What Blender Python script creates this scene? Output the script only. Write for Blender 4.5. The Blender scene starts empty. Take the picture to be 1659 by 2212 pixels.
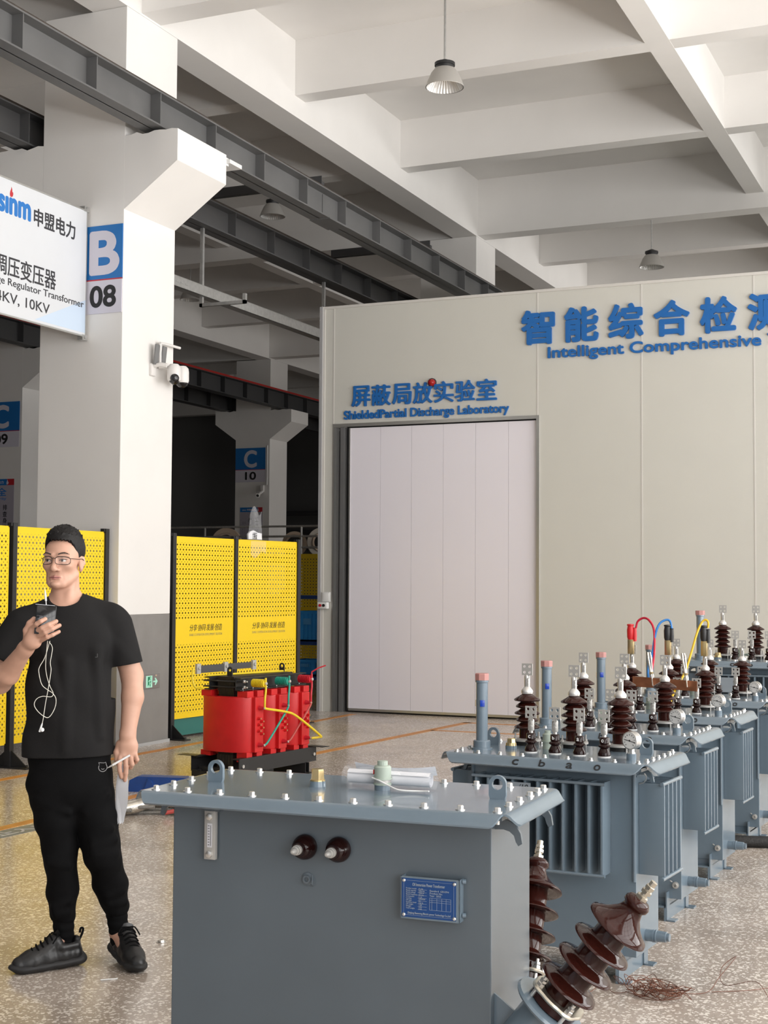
import bpy, bmesh, math, random
import numpy as np
from mathutils import Vector, Matrix, Euler
random.seed(7)
scn = bpy.context.scene
COL = scn.collection
V = Vector
PI = math.pi

# ------------------------------------------------------------------ camera
YAW, PITCH, ROLL = -0.415249, 0.0509312, 0.0061792
fwd = V((math.sin(YAW)*math.cos(PITCH), math.cos(YAW)*math.cos(PITCH), math.sin(PITCH)))
rt = V((math.cos(YAW), -math.sin(YAW), 0)); up = rt.cross(fwd)
rt2 = rt*math.cos(ROLL)+up*math.sin(ROLL); up2 = -rt*math.sin(ROLL)+up*math.cos(ROLL)
cd = bpy.data.cameras.new('camera'); cam = bpy.data.objects.new('camera', cd); COL.objects.link(cam)
cd.sensor_fit = 'VERTICAL'; cd.sensor_height = 36; cd.lens = 3070.8/2212*36
cd.clip_start = .05; cd.clip_end = 300
m4 = Matrix((rt2, up2, -fwd)).transposed().to_4x4(); m4.translation = (0, 0, 1.58)
cam.matrix_world = m4; scn.camera = cam

# ------------------------------------------------------------------ light
scn.view_settings.view_transform = 'Standard'; scn.view_settings.look = 'None'
scn.view_settings.gamma = 1; scn.view_settings.use_curve_mapping = False
scn.view_settings.exposure = 0.0
w = bpy.data.worlds.new('sky'); scn.world = w; w.use_nodes = True
bg = w.node_tree.nodes['Background']; bg.inputs[0].default_value = (.92, .96, 1, 1); bg.inputs[1].default_value = 0.5
def area(name, loc, rot, sx, sy, watt, col=(1, .985, .965)):
    l = bpy.data.lights.new(name, 'AREA'); l.shape = 'RECTANGLE'; l.size = sx; l.size_y = sy; l.energy = watt; l.color = col
    o = bpy.data.objects.new(name, l); COL.objects.link(o); o.location = loc; o.rotation_euler = rot
    return o
# daylight entering through the tall window bays of the right-hand wall
for i, y in enumerate((-4.5, 4, 12.5, 21, 29.5)):
    area('window_daylight', (5.9+.45, y, 3.6), (0, PI/2, 0), 5.6, 7.6, 780)
for y in (-4.5, 4, 12.5, 21, 29.5)[:4]:   # fill lamps added low outside the windows to brighten the ceiling
    area('ceiling_fill', (5.9+2.2, y, .1), (0, PI*.80, 0), 3.0, 7.6, 950)
area('front_fill', (-1.5, -8.6, 3.2), (PI/2, 0, 0), 12, 5, 60, (.95, .97, 1))  # soft lamp added behind the camera for the faces turned towards it

# ------------------------------------------------------------------ materials
MATS = {}
def mat(name, col, rough=.5, metal=0., bump=0., bscale=40., var=0., vscale=3., coat=0., emit=0., spec=.5):
    if name in MATS: return MATS[name]
    m = bpy.data.materials.new(name); m.use_nodes = True; MATS[name] = m
    nt = m.node_tree; b = nt.nodes['Principled BSDF']
    b.inputs['Base Color'].default_value = (*col, 1); b.inputs['Roughness'].default_value = rough
    b.inputs['Metallic'].default_value = metal; b.inputs['Specular IOR Level'].default_value = spec
    if coat: b.inputs['Coat Weight'].default_value = coat; b.inputs['Coat Roughness'].default_value = .06
    if emit: b.inputs['Emission Color'].default_value = (*col, 1); b.inputs['Emission Strength'].default_value = emit
    tc = nt.nodes.new('ShaderNodeTexCoord')
    if var:
        n = nt.nodes.new('ShaderNodeTexNoise'); n.inputs['Scale'].default_value = vscale; n.inputs['Detail'].default_value = 5
        r = nt.nodes.new('ShaderNodeValToRGB'); r.color_ramp.elements[0].position = .3; r.color_ramp.elements[1].position = .7
        r.color_ramp.elements[0].color = (*[c*(1-var) for c in col], 1); r.color_ramp.elements[1].color = (*[min(1, c*(1+var)) for c in col], 1)
        nt.links.new(tc.outputs['Object'], n.inputs['Vector']); nt.links.new(n.outputs['Fac'], r.inputs[0]); nt.links.new(r.outputs[0], b.inputs['Base Color'])
    if bump:
        n = nt.nodes.new('ShaderNodeTexNoise'); n.inputs['Scale'].default_value = bscale; n.inputs['Detail'].default_value = 4
        bp = nt.nodes.new('ShaderNodeBump'); bp.inputs['Strength'].default_value = bump; bp.inputs['Distance'].default_value = .01
        nt.links.new(tc.outputs['Object'], n.inputs['Vector']); nt.links.new(n.outputs['Fac'], bp.inputs['Height']); nt.links.new(bp.outputs[0], b.inputs['Normal'])
    return m
PLAS = mat('white_plaster', (.79, .77, .745), .75, bump=.12, bscale=9, var=.025, vscale=1.3)
GREYP = mat('grey_dado_paint', (.235, .225, .215), .5, bump=.05, var=.06, vscale=6)
STEEL = mat('grey_steel_paint', (.125, .125, .125), .45, var=.1, vscale=2)
DSTEEL = mat('dark_steel_paint', (.05, .05, .052), .5)
RAIL = mat('rusty_rail', (.07, .055, .045), .55, .4, var=.3, vscale=8)
GALV = mat('galvanised_steel', (.55, .55, .54), .35, .8, var=.1, vscale=20)
ALU = mat('aluminium', (.60, .60, .58), .3, .9)
LABP = mat('cream_sandwich_panel', (.60, .592, .545), .42, bump=.03, bscale=60, var=.012, vscale=2)
LABT = mat('cream_panel_trim', (.62, .60, .565), .35)
DOORP = mat('white_door_panel', (.80, .77, .83), .38, bump=.02, bscale=80)
BLUEL = mat('blue_acrylic_letter', (.012, .13, .42), .35)
YEL = None
BLK = mat('black_powder_coat', (.016, .016, .017), .45)
BLK2 = mat('black_core_paint', (.012, .012, .012), .35)
TEAL = mat('teal_kick_plate', (.03, .16, .14), .5)
PAINT = mat('grey_blue_transformer_paint', (.145, .195, .24), .22, var=.05, vscale=5, coat=.35, bump=.02, bscale=14)
FPAINT = mat('grey_blue_tank_paint', (.098, .122, .143), .3, var=.06, vscale=3, coat=.25, bump=.02, bscale=10)
PORC = mat('brown_glazed_porcelain', (.030, .007, .005), .09, spec=.3)
PORCD = mat('dark_glazed_porcelain', (.016, .005, .0045), .12, spec=.35)
ZINC = mat('zinc_plated_bolt', (.72, .71, .69), .3, .85)
ALUC = mat('cast_aluminium', (.70, .69, .67), .38, .75)
TIN = mat('tinned_plate', (.46, .45, .43), .5, .35)
BRASS = mat('brass', (.62, .47, .24), .28, .95)
COPPER = mat('copper_bar', (.33, .13, .065), .42, .8, var=.25, vscale=20)
PINK = mat('pink_plastic_cap', (.46, .22, .20), .45)
GREENV = mat('pale_green_plastic', (.37, .43, .37), .42)
WHITE = mat('white_plastic', (.78, .78, .77), .4)
PAPER = mat('white_paper', (.78, .79, .83), .7)
INK = mat('black_ink', (.012, .012, .014), .6)
GASK = mat('black_gasket', (.01, .01, .01), .6)
RED = mat('red_epoxy', (.60, .012, .014), .42, bump=.05, bscale=18, var=.08, vscale=7)
REDP = mat('red_insulator', (.55, .015, .03), .4)
YELW = mat('yellow_sleeve', (.80, .60, .02), .4)
GRNW = mat('green_sleeve', (.02, .33, .24), .4)
REDW = mat('faded_red_sleeve', (.46, .07, .06), .45)
CORE = mat('laminated_core', (.018, .014, .012), .45, var=.5, vscale=30)
BLUEB = mat('blue_plastic_bin', (.03, .36, .92), .4)
BLUES = mat('blue_painted_steel', (.012, .06, .26), .45, var=.15, vscale=9)
SIGNW = mat('sign_white', (.64, .62, .70), .5)
SIGNB = mat('sign_blue', (.012, .16, .47), .45)
SIGNR = mat('sign_red', (.5, .02, .03), .45)
BANW = mat('banner_white', (.66, .68, .71), .45, var=.03, vscale=1.5)
ORANGE = mat('orange_floor_tape', (.56, .24, .06), .5, var=.15, vscale=12)
CAMW = mat('camera_white', (.74, .72, .70), .35)
LENS = mat('black_glass', (.008, .008, .009), .08)
GREYPL = mat('grey_plastic', (.18, .18, .18), .5)
SKIN = mat('skin', (.56, .32, .23), .5, var=.05, vscale=25)
LIP = mat('lips', (.46, .20, .17), .45)
HAIR = mat('black_hair', (.006, .005, .005), .55, bump=.25, bscale=200, spec=.3)
SHIRT = mat('black_cotton', (.0135, .013, .0132), .9, bump=.08, bscale=300, spec=.2)
TROU = mat('black_trouser_fabric', (.0035, .0035, .004), .85, bump=.08, bscale=300, spec=.15)
SHOE = mat('black_leather', (.014, .014, .015), .38, bump=.1, bscale=60)
SOLE = mat('black_rubber', (.017, .017, .018), .6)
SOCK = mat('black_knit', (.004, .004, .0045), .9, spec=.15)
EYEW = mat('eye_white', (.62, .58, .55), .2)
CABLEW = mat('white_cable', (.72, .70, .62), .4)
RUB = mat('black_rubber_hose', (.02, .02, .02), .6, bump=.4, bscale=90)
DARKW = mat('dimmed_wall', (.10, .097, .094), .8)  # wall tone darkened in place of the bay's lack of light
CARD = mat('cardboard', (.52, .40, .30), .8)
CHROME = mat('worn_chrome', (.55, .53, .48), .22, .95, var=.25, vscale=15)
REDLED = mat('red_lamp_lens', (.35, .01, .01), .15)
GLOW = mat('photoluminescent_green', (.45, .85, .68), .5)
GLOWD = mat('sign_green', (.01, .22, .10), .5)
CLEAR = bpy.data.materials.new('clear_film'); CLEAR.use_nodes = True
_n = CLEAR.node_tree; _b = _n.nodes['Principled BSDF']; _b.inputs['Base Color'].default_value = (.9, .92, .95, 1); _b.inputs['Roughness'].default_value = .12
_t = _n.nodes.new('ShaderNodeBsdfTransparent'); _mx = _n.nodes.new('ShaderNodeMixShader'); _mx.inputs[0].default_value = .16
_n.links.new(_t.outputs[0], _mx.inputs[1]); _n.links.new(_b.outputs[0], _mx.inputs[2]); _n.links.new(_mx.outputs[0], _n.nodes['Material Output'].inputs[0])
GLASSY = bpy.data.materials.new('spectacle_lens'); GLASSY.use_nodes = True
_n = GLASSY.node_tree; _b = _n.nodes['Principled BSDF']; _b.inputs['Base Color'].default_value = (.9, .9, .9, 1); _b.inputs['Roughness'].default_value = .03
_t = _n.nodes.new('ShaderNodeBsdfTransparent'); _mx = _n.nodes.new('ShaderNodeMixShader'); _mx.inputs[0].default_value = .06
_n.links.new(_t.outputs[0], _mx.inputs[1]); _n.links.new(_b.outputs[0], _mx.inputs[2]); _n.links.new(_mx.outputs[0], _n.nodes['Material Output'].inputs[0])

def math_node(nt, op, a, b=None, c=None):
    n = nt.nodes.new('ShaderNodeMath'); n.operation = op
    for i, x in enumerate((a, b, c)):
        if x is None: continue
        if isinstance(x, (int, float)): n.inputs[i].default_value = x
        else: nt.links.new(x, n.inputs[i])
    return n.outputs[0]
def terrazzo():
    m = bpy.data.materials.new('polished_terrazzo'); m.use_nodes = True; nt = m.node_tree; b = nt.nodes['Principled BSDF']
    tc = nt.nodes.new('ShaderNodeTexCoord').outputs['Object']
    def vor(scale):
        v = nt.nodes.new('ShaderNodeTexVoronoi'); v.inputs['Scale'].default_value = scale; nt.links.new(tc, v.inputs['Vector']); return v
    def noise(scale, det=4):
        n = nt.nodes.new('ShaderNodeTexNoise'); n.inputs['Scale'].default_value = scale; n.inputs['Detail'].default_value = det; nt.links.new(tc, n.inputs['Vector']); return n.outputs['Fac']
    big = noise(1.1, 3)
    def chips(scale, rad, dens):
        v = vor(scale); s = nt.nodes.new('ShaderNodeSeparateColor'); nt.links.new(v.outputs['Color'], s.inputs[0])
        thr = math_node(nt, 'MULTIPLY', s.outputs[0], rad)
        inside = math_node(nt, 'LESS_THAN', v.outputs['Distance'], thr)
        gate = math_node(nt, 'LESS_THAN', s.outputs[1], math_node(nt, 'MULTIPLY_ADD', big, dens*1.6, dens*.2))
        return math_node(nt, 'MULTIPLY', inside, gate)
    c = math_node(nt, 'MAXIMUM', chips(58, .62, .62), chips(95, .62, .55))
    base = nt.nodes.new('ShaderNodeValToRGB'); base.color_ramp.elements[0].position = .35; base.color_ramp.elements[1].position = .68
    base.color_ramp.elements[0].color = (.33, .275, .23, 1); base.color_ramp.elements[1].color = (.53, .45, .385, 1)
    nt.links.new(math_node(nt, 'MULTIPLY_ADD', noise(55, 3), .45, math_node(nt, 'MULTIPLY', noise(2.2), .55)), base.inputs[0])
    mx = nt.nodes.new('ShaderNodeMix'); mx.data_type = 'RGBA'; nt.links.new(c, mx.inputs[0]); nt.links.new(base.outputs[0], mx.inputs[6]); mx.inputs[7].default_value = (.80, .73, .66, 1)
    nt.links.new(mx.outputs[2], b.inputs['Base Color'])
    r = math_node(nt, 'MULTIPLY_ADD', noise(3.5), .16, .13); nt.links.new(r, b.inputs['Roughness'])
    return m
FLOORM = terrazzo()
def perforated():
    m = bpy.data.materials.new('perforated_yellow_sheet'); m.use_nodes = True; nt = m.node_tree; b = nt.nodes['Principled BSDF']
    b.inputs['Base Color'].default_value = (.90, .62, .008, 1); b.inputs['Roughness'].default_value = .45
    tc = nt.nodes.new('ShaderNodeTexCoord'); sx = nt.nodes.new('ShaderNodeSeparateXYZ'); nt.links.new(tc.outputs['Object'], sx.inputs[0])
    P = .05
    def cell(v, off): return math_node(nt, 'ABSOLUTE', math_node(nt, 'SUBTRACT', math_node(nt, 'FRACT', math_node(nt, 'MULTIPLY_ADD', v, 1/P, off)), .5))
    x, z = sx.outputs[0], sx.outputs[2]
    d1 = math_node(nt, 'ADD', math_node(nt, 'POWER', cell(x, .0), .8), math_node(nt, 'POWER', cell(z, .0), .8))
    d2x, d2z = cell(x, .5), cell(z, .5)
    d2 = math_node(nt, 'ADD', math_node(nt, 'MULTIPLY', d2x, d2x), math_node(nt, 'MULTIPLY', d2z, d2z))
    h = math_node(nt, 'MAXIMUM', math_node(nt, 'LESS_THAN', d1, .365), math_node(nt, 'LESS_THAN', d2, .010))
    # plain margins and the plain lettering band
    zz = math_node(nt, 'MAXIMUM', math_node(nt, 'LESS_THAN', math_node(nt, 'ABSOLUTE', math_node(nt, 'SUBTRACT', z, .885)), .12), math_node(nt, 'GREATER_THAN', math_node(nt, 'ABSOLUTE', math_node(nt, 'SUBTRACT', z, .925)), .875))
    keep = math_node(nt, 'SUBTRACT', 1., zz)
    h = math_node(nt, 'MULTIPLY', h, keep)
    t = nt.nodes.new('ShaderNodeBsdfTransparent'); mx = nt.nodes.new('ShaderNodeMixShader')
    nt.links.new(h, mx.inputs[0]); nt.links.new(b.outputs[0], mx.inputs[1]); nt.links.new(t.outputs[0], mx.inputs[2])
    nt.links.new(mx.outputs[0], nt.nodes['Material Output'].inputs[0])
    return m
YEL = perforated()
YELP = mat('yellow_sheet_edge', (.90, .62, .008), .45)

# ------------------------------------------------------------------ mesh helpers
class MB:
    def __init__(s): s.bm = bmesh.new()
    def face(s, pts):
        vs = [s.bm.verts.new(p) for p in pts]; s.bm.faces.new(vs); return vs
    def box(s, c, size, rot=None, bevel=0):
        hx, hy, hz = [x/2 for x in size]
        M = Matrix.Translation(V(c)) @ (rot.to_4x4() if rot is not None else Matrix())
        vs = [s.bm.verts.new(M @ V((x, y, z))) for x in (-hx, hx) for y in (-hy, hy) for z in (-hz, hz)]
        fs = [s.bm.faces.new([vs[i] for i in f]) for f in ((0,1,3,2), (4,6,7,5), (0,4,5,1), (2,3,7,6), (0,2,6,4), (1,5,7,3))]
        if bevel:
            es = list({e for f in fs for e in f.edges}); bmesh.ops.bevel(s.bm, geom=es, offset=bevel, segments=2, affect='EDGES', profile=.6)
        return s
    def span(s, a, b, bevel=0):
        return s.box([(a[i]+b[i])/2 for i in range(3)], [abs(b[i]-a[i]) for i in range(3)], None, bevel)
    def frame(s, d):
        d = V(d).normalized(); x = d.orthogonal().normalized(); return x, d.cross(x), d
    def lathe(s, prof, o=(0,0,0), d=(0,0,1), n=24):
        x, y, dd = s.frame(d) if tuple(d) != (0,0,1) else (V((1,0,0)), V((0,1,0)), V((0,0,1)))
        o = V(o); rings = []
        for r, z in prof:
            if r < 1e-6: rings.append([s.bm.verts.new(o+dd*z)])
            else: rings.append([s.bm.verts.new(o+dd*z+x*(r*math.cos(2*PI*i/n))+y*(r*math.sin(2*PI*i/n))) for i in range(n)])
        for a, b in zip(rings, rings[1:]):
            for i in range(n):
                j = (i+1) % n
                if len(a) == 1 and len(b) == 1: continue
                if len(a) == 1: s.bm.faces.new((a[0], b[j], b[i]))
                elif len(b) == 1: s.bm.faces.new((a[i], a[j], b[0]))
                else: s.bm.faces.new((a[i], a[j], b[j], b[i]))
        return s
    def cyl(s, a, b, r, r2=None, n=20):
        a, b = V(a), V(b); L = (b-a).length; r2 = r if r2 is None else r2
        return s.lathe([(0, 0), (r, 0), (r2, L), (0, L)], a, (b-a), n)
    def hexa(s, o, r, h, d=(0,0,1)): return s.lathe([(0, 0), (r, 0), (r, h*.85), (r*.8, h), (0, h)], o, d, 6)
    def prism(s, poly, o, ex, ey, ez, depth):
        o, ex, ey, ez = V(o), V(ex), V(ey), V(ez)
        a = [s.bm.verts.new(o+ex*p[0]+ey*p[1]) for p in poly]; b = [s.bm.verts.new(o+ex*p[0]+ey*p[1]+ez*depth) for p in poly]
        s.bm.faces.new(a); s.bm.faces.new(b[::-1]); n = len(poly)
        for i in range(n): s.bm.faces.new((a[i], b[i], b[(i+1) % n], a[(i+1) % n]))
        return s
    def plate_hole(s, outer, hole, o, ex, ey, ez, depth):
        # outer and hole polygons with equal counts, bridged
        o, ex, ey, ez = V(o), V(ex), V(ey), V(ez); n = len(outer)
        mk = lambda P, z: [s.bm.verts.new(o+ex*p[0]+ey*p[1]+ez*z) for p in P]
        a, b, c, d = mk(outer, 0), mk(hole, 0), mk(outer, depth), mk(hole, depth)
        for i in range(n):
            j = (i+1) % n
            s.bm.faces.new((a[i], a[j], b[j], b[i])); s.bm.faces.new((c[j], c[i], d[i], d[j]))
            s.bm.faces.new((a[j], a[i], c[i], c[j])); s.bm.faces.new((b[i], b[j], d[j], d[i]))
        return s
    def tube(s, pts, r, n=8, cap=True, closed=False):
        pts = [V(p) for p in pts]; rr = r if hasattr(r, '__len__') else [r]*len(pts); rings = []; prev = None
        for i, p in enumerate(pts):
            if closed: t = pts[(i+1) % len(pts)]-pts[i-1]
            else: t = pts[min(i+1, len(pts)-1)]-pts[max(i-1, 0)]
            t.normalize(); x = (prev - t*prev.dot(t)) if prev is not None else t.orthogonal()
            if x.length < 1e-5: x = t.orthogonal()
            x.normalize(); prev = x; y = t.cross(x)
            rings.append([s.bm.verts.new(p+x*(rr[i]*math.cos(2*PI*k/n))+y*(rr[i]*math.sin(2*PI*k/n))) for k in range(n)])
        R = rings+[rings[0]] if closed else rings
        for a, b in zip(R, R[1:]):
            for k in range(n): s.bm.faces.new((a[k], a[(k+1) % n], b[(k+1) % n], b[k]))
        if cap and not closed: s.bm.faces.new(rings[0][::-1]); s.bm.faces.new(rings[-1])
        return s
    def grid(s, fn, nu, nv):
        vs = [[s.bm.verts.new(fn(i/nu, j/nv)) for j in range(nv+1)] for i in range(nu+1)]
        for i in range(nu):
            for j in range(nv): s.bm.faces.new((vs[i][j], vs[i+1][j], vs[i+1][j+1], vs[i][j+1]))
        return s
def spline(pts, n=8):
    pts = [V(p) for p in pts]; out = []
    P = [pts[0]*2-pts[1]]+pts+[pts[-1]*2-pts[-2]]
    for i in range(1, len(P)-2):
        for k in range(n):
            t = k/n; a, b, c, d = P[i-1:i+3]
            out.append(.5*((2*b)+(c-a)*t+(2*a-5*b+4*c-d)*t*t+(3*b-a-3*c+d)*t**3))
    out.append(pts[-1]); return out
def finish(name, mb, m, parent=None, smooth=True, ang=35):
    bmesh.ops.recalc_face_normals(mb.bm, faces=mb.bm.faces)
    me = bpy.data.meshes.new(name); mb.bm.to_mesh(me); mb.bm.free()
    for mm in (m if isinstance(m, (list, tuple)) else [m]): me.materials.append(mm)
    if smooth:
        me.shade_smooth(); me.set_sharp_from_angle(angle=math.radians(ang))
    o = bpy.data.objects.new(name, me); COL.objects.link(o)
    if parent is not None: o.parent = parent
    return o
def tag(o, label=None, cat=None, group=None, kind=None):
    if label: o['label'] = label
    if cat: o['category'] = cat
    if group: o['group'] = group
    if kind: o['kind'] = kind
    return o
def thing(name, label, cat, loc=(0,0,0), rz=0, group=None):
    o = bpy.data.objects.new(name, None); o.empty_display_size = .1; COL.objects.link(o); o.location = loc; o.rotation_euler = (0, 0, rz)
    return tag(o, label, cat, group)
def struct(name, mb, m, label=None, smooth=False):
    o = finish(name, mb, m, None, smooth); o['kind'] = 'structure'
    if label: o['label'] = label
    return o
def kids(o): return [c for c in bpy.data.objects if c.parent == o]
CHILD = {}
def copy_tree(o, parent=None, index=None):
    c = o.copy(); COL.objects.link(c)
    if parent is not None: c.parent = parent
    for ch in index.get(o.name, ()): copy_tree(ch, c, index)
    return c
def child_index():
    d = {}
    for o in bpy.data.objects:
        if o.parent: d.setdefault(o.parent.name, []).append(o)
    return d
def text(name, body, box, o, ex, ey, m, parent, depth=.004, bold=0., keep=False, shear=0., smear=0.):
    """lettering fitted into box=(x0,x1,y0,y1) on the plane (o,ex,ey), raised by depth along ex x ey; strokes are thickened with shifted copies"""
    c = bpy.data.curves.new('t', 'FONT'); c.body = body; c.resolution_u = 6; c.shear = shear
    t = bpy.data.objects.new('t', c); COL.objects.link(t)
    dg = bpy.context.evaluated_depsgraph_get(); me = bpy.data.meshes.new_from_object(t.evaluated_get(dg))
    co = np.empty(len(me.vertices)*3, np.float32); me.vertices.foreach_get('co', co); co = co.reshape(-1, 3)
    lo, hi = co.min(0), co.max(0); x0, x1, y0, y1 = box; bpy.data.meshes.remove(me)
    sx = (x1-x0)/max(hi[0]-lo[0], 1e-6); sy = (y1-y0)/max(hi[1]-lo[1], 1e-6)
    sm = min(sx, sy)
    c.extrude = .5; dg = bpy.context.evaluated_depsgraph_get(); me = bpy.data.meshes.new_from_object(t.evaluated_get(dg))
    bpy.data.objects.remove(t); bpy.data.curves.remove(c)
    o, ex, ey = V(o), V(ex).normalized(), V(ey).normalized(); ez = ex.cross(ey)
    sh = [(0, 0)]
    if bold: sh += [(bold*sm*a, bold*sm*b) for a, b in ((1, 0), (-1, 0), (0, 1), (0, -1), (.7, .7), (-.7, .7), (.7, -.7), (-.7, -.7))]
    if smear: sh += [(smear*sm, 0), (smear*.5*sm, 0), (-smear*sm, 0), (-smear*.5*sm, 0)]
    bm = bmesh.new()
    for k, (dx, dy) in enumerate(sh):
        n0 = len(bm.verts); bm.from_mesh(me); bm.verts.ensure_lookup_table()
        for v in bm.verts[n0:]:
            p = v.co; top = p.z > 0
            v.co = o+ex*(x0+(p.x-lo[0])*sx+dx)+ey*(y0+(p.y-lo[1])*sy+dy)+ez*((depth*(1-.012*k)+.0008) if top else .0002)
    bpy.data.meshes.remove(me)
    m2 = bpy.data.meshes.new(name); bm.to_mesh(m2); bm.free(); m2.materials.append(m)
    ob = bpy.data.objects.new(name, m2); COL.objects.link(ob)
    if parent is not None: ob.parent = parent
    return ob
X3, Y3, Z3 = V((1,0,0)), V((0,1,0)), V((0,0,1))

# ================================================================== STRUCTURE
mb = MB(); mb.span((-27, -9, -.2), (7, 49, 0)); struct('floor', mb, FLOORM, 'polished terrazzo factory floor with pale chips')
mb = MB(); mb.span((-27, -9, 8.07), (7, 49, 8.3))
mains = [2.05, 11.73, 21.36, 31.0, 40.7]
for y in mains: mb.span((-27, y-.17, 7.17), (6.5, y+.17, 8.07))
for y in [-4.4, -1.2, 5.27, 8.5, 14.96, 18.16, 24.55, 27.75, 34.2, 37.4]: mb.span((-27, y-.135, 7.40), (6.5, y+.135, 8.07))
for x0, x1, z in [(-3.51, -3.25, 7.398), (1.04, 1.30, 7.398), (-8.13, -7.73, 7.15), (-12.56, -12.3, 7.398), (-17.13, -16.73, 7.15), (-21.7, -21.44, 7.398)]:
    mb.span((x0, -9, z), (x1, 49, 8.07))
struct('ceiling', mb, PLAS, 'white coffered concrete ceiling of deep beams and ribs')
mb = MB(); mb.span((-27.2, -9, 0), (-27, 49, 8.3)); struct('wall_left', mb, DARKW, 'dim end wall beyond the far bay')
mb = MB(); mb.span((-27, -9.2, 0), (-8.3, -9, 8.3)); struct('wall_blocker', mb, DARKW, 'added unseen wall closing off the dark bay behind the camera')  # added out of view to keep sky light out of the far bay
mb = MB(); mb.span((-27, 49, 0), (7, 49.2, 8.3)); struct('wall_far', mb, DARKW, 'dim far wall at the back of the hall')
# window wall on the right: piers, sills and heads round six tall window bays
mb = MB(); ys = sorted((-4.5, 4, 12.5, 21, 29.5)); e0 = -9
mb.span((5.9, -9, 0), (5.9+.25, 49, .75)); mb.span((5.9, -9, 6.5), (5.9+.25, 49, 8.3))
for y in ys: mb.span((5.9, e0, .75), (5.9+.25, y-3.85, 6.5)); e0 = y+3.85
mb.span((5.9, e0, .75), (5.9+.25, 49, 6.5)); struct('wall_right', mb, PLAS, 'white wall with tall window bays on the daylight side')
for i, y in enumerate(ys):
    mb = MB()
    for k in range(6): mb.span((5.9+.05, y-3.85+7.7*k/5-.03, .75), (5.9+.11, y-3.85+7.7*k/5+.03, 6.5))
    for k in range(5): mb.span((5.9+.05, y-3.85, .75+5.75*k/4-.03), (5.9+.11, y+3.85, .75+5.75*k/4+.03))
    struct('window_%d' % (i+1), mb, DSTEEL, 'tall window bay with dark glazing bars')

def rough(x0, x1, z, n, seed):   # chipped edge line
    r = random.Random(seed); return [(x0+(x1-x0)*i/n, z+r.uniform(-.018, .012)) for i in range(n+1)]
def column(x0, x1, y0, y1, label, corb=(True, True), top=7.149):
    c = thing('concrete_column', label, 'column'); c['kind'] = 'structure'
    mb = MB(); mb.span((x0, y0, 1.275), (x1, y1, top), .006)
    L = x0-.59; R = x1+.59
    if corb[1]: mb.prism([(x1, 5.16), (R, 5.57)]+rough(R, x1, 5.885, 9, 3), (0, y0, 0), X3, Z3, Y3, y1-y0)
    if corb[0]: mb.prism([(x0, 5.16), (L, 5.57)]+rough(L, x0, 5.885, 9, 5), (0, y0, 0), X3, Z3, Y3, y1-y0)
    finish('shaft', mb, PLAS, c, smooth=False)
    mb = MB(); mb.span((x0, y0, 0), (x1, y1, 1.275), .006); finish('dado', mb, GREYP, c, smooth=False)
    mb = MB(); mb.span((x0-.012, y0-.012, 0), (x1+.012, y1+.012, .03)); finish('mortar_skirting', mb, mat('mortar', (.42, .42, .42), .8), c, smooth=False)
    return c
column(-8.69, -7.73, 11.31, 12.22, 'near white concrete column with corbel bearing the B 08 sign')
column(-8.69, -7.73, 21.12, 22.03, 'far white column rising behind the cream laboratory wall', (True, True))
column(-8.69, -7.73, 31.0, 31.9, 'white column hidden deep behind the laboratory')
column(-17.7, -16.73, 30.92, 31.83, 'shaded column with corbels bearing the C 10 sign')
column(-17.6, -16.6, 21.12, 22.03, 'shaded column at the left edge bearing the C 09 sign')
column(-17.7, -16.73, 40.7, 41.6, 'dim column farthest along the far row')

# ------------------------------------------------------------------ crane girders
def girder(x, y0, y1, label, ph=0., railm=RAIL, z0=5.915, z1=6.25, m=STEEL, step=1.03):
    g = thing('crane_girder', label, 'girder', (x, y0, 0), 0, 'crane runway girders')
    L = y1-y0; mb = MB()
    mb.span((-.125, 0, z0), (.125, L, z0+.016)); mb.span((-.125, 0, z1-.016), (.125, L, z1)); mb.span((-.006, 0, z0), (.006, L, z1))
    finish('beam', mb, m, g, smooth=False)
    y = ph
    while y < L:
        mb = MB(); mb.span((-.118, y-.006, z0+.016), (.118, y+.006, z1-.016)); finish('stiffener', mb, m, g, smooth=False); y += step
    mb = MB(); mb.span((-.035, 0, z1), (.035, L, z1+.07)); finish('rail', mb, railm, g, smooth=False)
    return g
g1 = girder(-7.45, 6.2, 30.5, 'grey crane girder running over the near column corbel to the laboratory', .99)
mb = MB(); mb.span((-.135, 8.75, 5.905), (.135, 9.25, 5.915)); mb.span((.007, 8.8, 5.94), (.014, 9.2, 6.22)); finish('splice_plate', mb, STEEL, g1, smooth=False)
girder(-8.97, 6.2, 30.5, 'darker grey crane girder on the far side of the near column', .97, m=mat('shaded_steel', (.09, .09, .092), .5))  # same steel with shade put into its grey
REDR = mat('red_conductor_rail', (.45, .02, .015), .4)
girder(-16.4, 16, 46, 'black crane girder with red conductor rail on the far row', .6, REDR, 5.895, 6.29, DSTEEL)
girder(-18.0, 16, 46, 'black crane girder on the left side of the far row', .6, RAIL, 5.895, 6.29, DSTEEL)
for y, l in ((15.0, 'dark tie bar between the two grey girders, nearer one'), (18.45, 'dark tie bar between the two grey girders, farther one')):
    mb = MB(); mb.box((-8.21, y, 6.349), (1.55, .07, .05)); mb.box((-8.21, y-.035, 6.379), (1.55, .01, .11)); tag(finish('tie_bar', mb, DSTEEL, None, smooth=False), l, 'tie bar')
mb = MB(); mb.span((-7.33, 12.26, 5.80), (-7.12, 12.5, 5.84)); mb.span((-7.3, 12.22, 5.78), (-7.16, 12.3, 5.86)); tag(finish('limit_switch', mb, WHITE, None, smooth=False), 'small white bracket beside the near corbel under the girder', 'bracket')
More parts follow.
